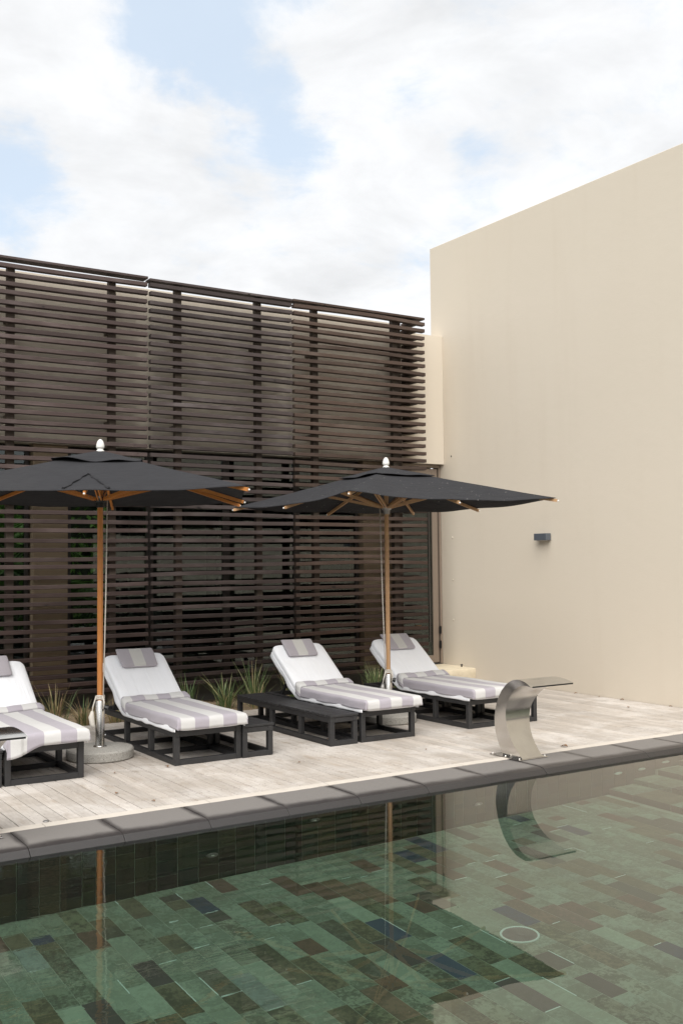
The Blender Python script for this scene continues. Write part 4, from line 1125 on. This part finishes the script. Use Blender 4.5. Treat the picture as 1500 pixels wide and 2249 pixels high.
# ------------------------------------------------------------------ stainless water spouts
OUT = [(7.105, .012), (7.135, .06), (7.169, .136), (7.190, .205), (7.197, .275), (7.192, .34), (7.176, .399), (7.150, .465), (7.113, .528), (7.060, .59), (6.991, .645), (6.935, .677), (6.872, .699), (6.82, .708), (6.774, .710), (6.725, .706), (6.679, .698), (6.635, .686), (6.596, .671)]
INN = [(6.855, .012), (6.90, .055), (6.954, .115), (6.990, .165), (7.017, .225), (7.033, .29), (7.038, .355), (7.030, .410), (7.010, .462), (6.972, .518), (6.922, .569), (6.885, .598), (6.845, .624), (6.805, .645), (6.765, .658), (6.725, .667), (6.680, .671), (6.637, .670), (6.592, .664)]
HWD = [.118, .120, .124, .128, .132, .136, .140, .146, .153, .162, .174, .183, .194, .203, .212, .222, .232, .242, .251]
def spout(cx, lab):
    t = empty('water_spout', (cx, 0, 0), label=lab, cat='water spout', group='curved steel spouts over the pool')
    s_ = MB()
    for (oy, oz), (iy, iz), w_ in zip(OUT, INN, HWD): s_.v += [(-w_, oy, oz), (w_, oy, oz), (w_, iy, iz), (-w_, iy, iz)]
    for k in range(len(OUT) - 1):
        for j in range(4): A = k * 4 + j; B_ = k * 4 + (j + 1) % 4; s_.f.append((A, A + 4, B_ + 4, B_))
    s_.f.append((0, 1, 2, 3)); e = (len(OUT) - 1) * 4; s_.f.append((e + 3, e + 2, e + 1, e))
    bd = s_.build('body', 'steel', t, angle=42)
    MB().bbox(-.235, .235, 6.585, 6.589, .660, .672, .001).build('outlet_slot', 'black_metal', bd)
    MB().bbox(-.15, .15, 6.86, 7.20, .0045, .0105, .002).build('base_plate', 'steel', t) if 0 else MB().bbox(-.165, .165, 6.835, 7.235, .0045, .0115, .002).build('base_plate', 'steel', t)
    for bx in (-.148, .148):
        for by in (6.86, 7.04, 7.21): MB().lathe([(.009, .0115), (.009, .018), (.005, .024), (.001, .025)], 8, (bx, by, 0)).build('anchor_bolt', 'steel', t, smooth=True)
    return t
spout(6.345, 'tall curved stainless steel water spout standing on the coping at right')
spout(1.637, 'curved stainless steel spout, only its lip showing at the left edge')

# ------------------------------------------------------------------ small things lying about
st = MB().lathe([(.001, 0), (.022, 0), (.022, .004), (.014, .007), (.001, .008)], 14).build('deck_stud', 'grey_metal', smooth=True, loc=(2.16, 7.115, .003)); tag(st, 'small round metal stud set in the deck boards by the coping', 'stud')
LV = [(9.84, 9.80, 1.2, 'curled brown leaf at the foot of the big wall, nearest the spout lip'), (9.84, 9.40, 1.1, 'second brown leaf along the foot of the big wall'),
      (9.84, 9.02, 1.2, 'third brown leaf along the foot of the big wall'), (9.42, 8.54, 1.2, 'brown leaf lying out on the boards away from the big wall'),
      (9.86, 8.30, 1.0, 'pale leaf at the foot of the big wall by the right picture edge'), (6.99, 7.12, 1.7, 'black curled leaf on the deck right of the steel spout'),
      (3.121, 8.393, .7, 'tiny dark leaf on the deck left of the second lounger foot'), (2.859, 7.65, 1.0, 'rust coloured leaf on bare boards below the round slab'),
      (2.99, 7.25, .8, 'small brown leaf on the boards close to the coping'), (3.72, 9.18, 2.0, 'large orange brown leaf tucked beside the round concrete base'),
      (3.58, 8.38, 1.1, 'dark curled leaf against the front foot of the second lounger'), (5.42, 8.72, 1.6, 'orange leaf on the deck underneath the long slatted bench'),
      (2.03, 8.12, .6, 'tiny green leaf on the deck at the left'), (4.6, 7.9, .7, 'little tan leaf in the middle of the open deck'), (5.86, 7.75, .6, 'tiny red leaf on the open deck before the third lounger')]
for k, (x_, y_, s, lab) in enumerate(LV):
    m_ = MB(); rd = random.Random(k + 40); cu = rd.uniform(.15, .45)
    def lf(u, v):
        L = .034 * s; wv = .013 * s * math.sin(math.pi * min(.98, max(.02, u))) ** .8; yy = (v - .5) * 2 * wv
        return ((u - .5) * L, yy, .004 + abs(v - .5) * 2 * cu * .02 * s + .006 * s * math.sin(3.1 * u) * rd.uniform(.8, 1.2))
    m_.grid(7, 5, lf); m_.tube([(-.017 * s, 0, .004), (-.025 * s, .002, .006)], .0008 * s, 4)
    o = m_.build('dry_leaf', 'leaf', smooth=True, solid=.0008, loc=(x_, y_, .001)); o.rotation_euler.z = rd.uniform(0, 6.28); tag(o, lab, 'leaf', 'fallen leaves on the deck')
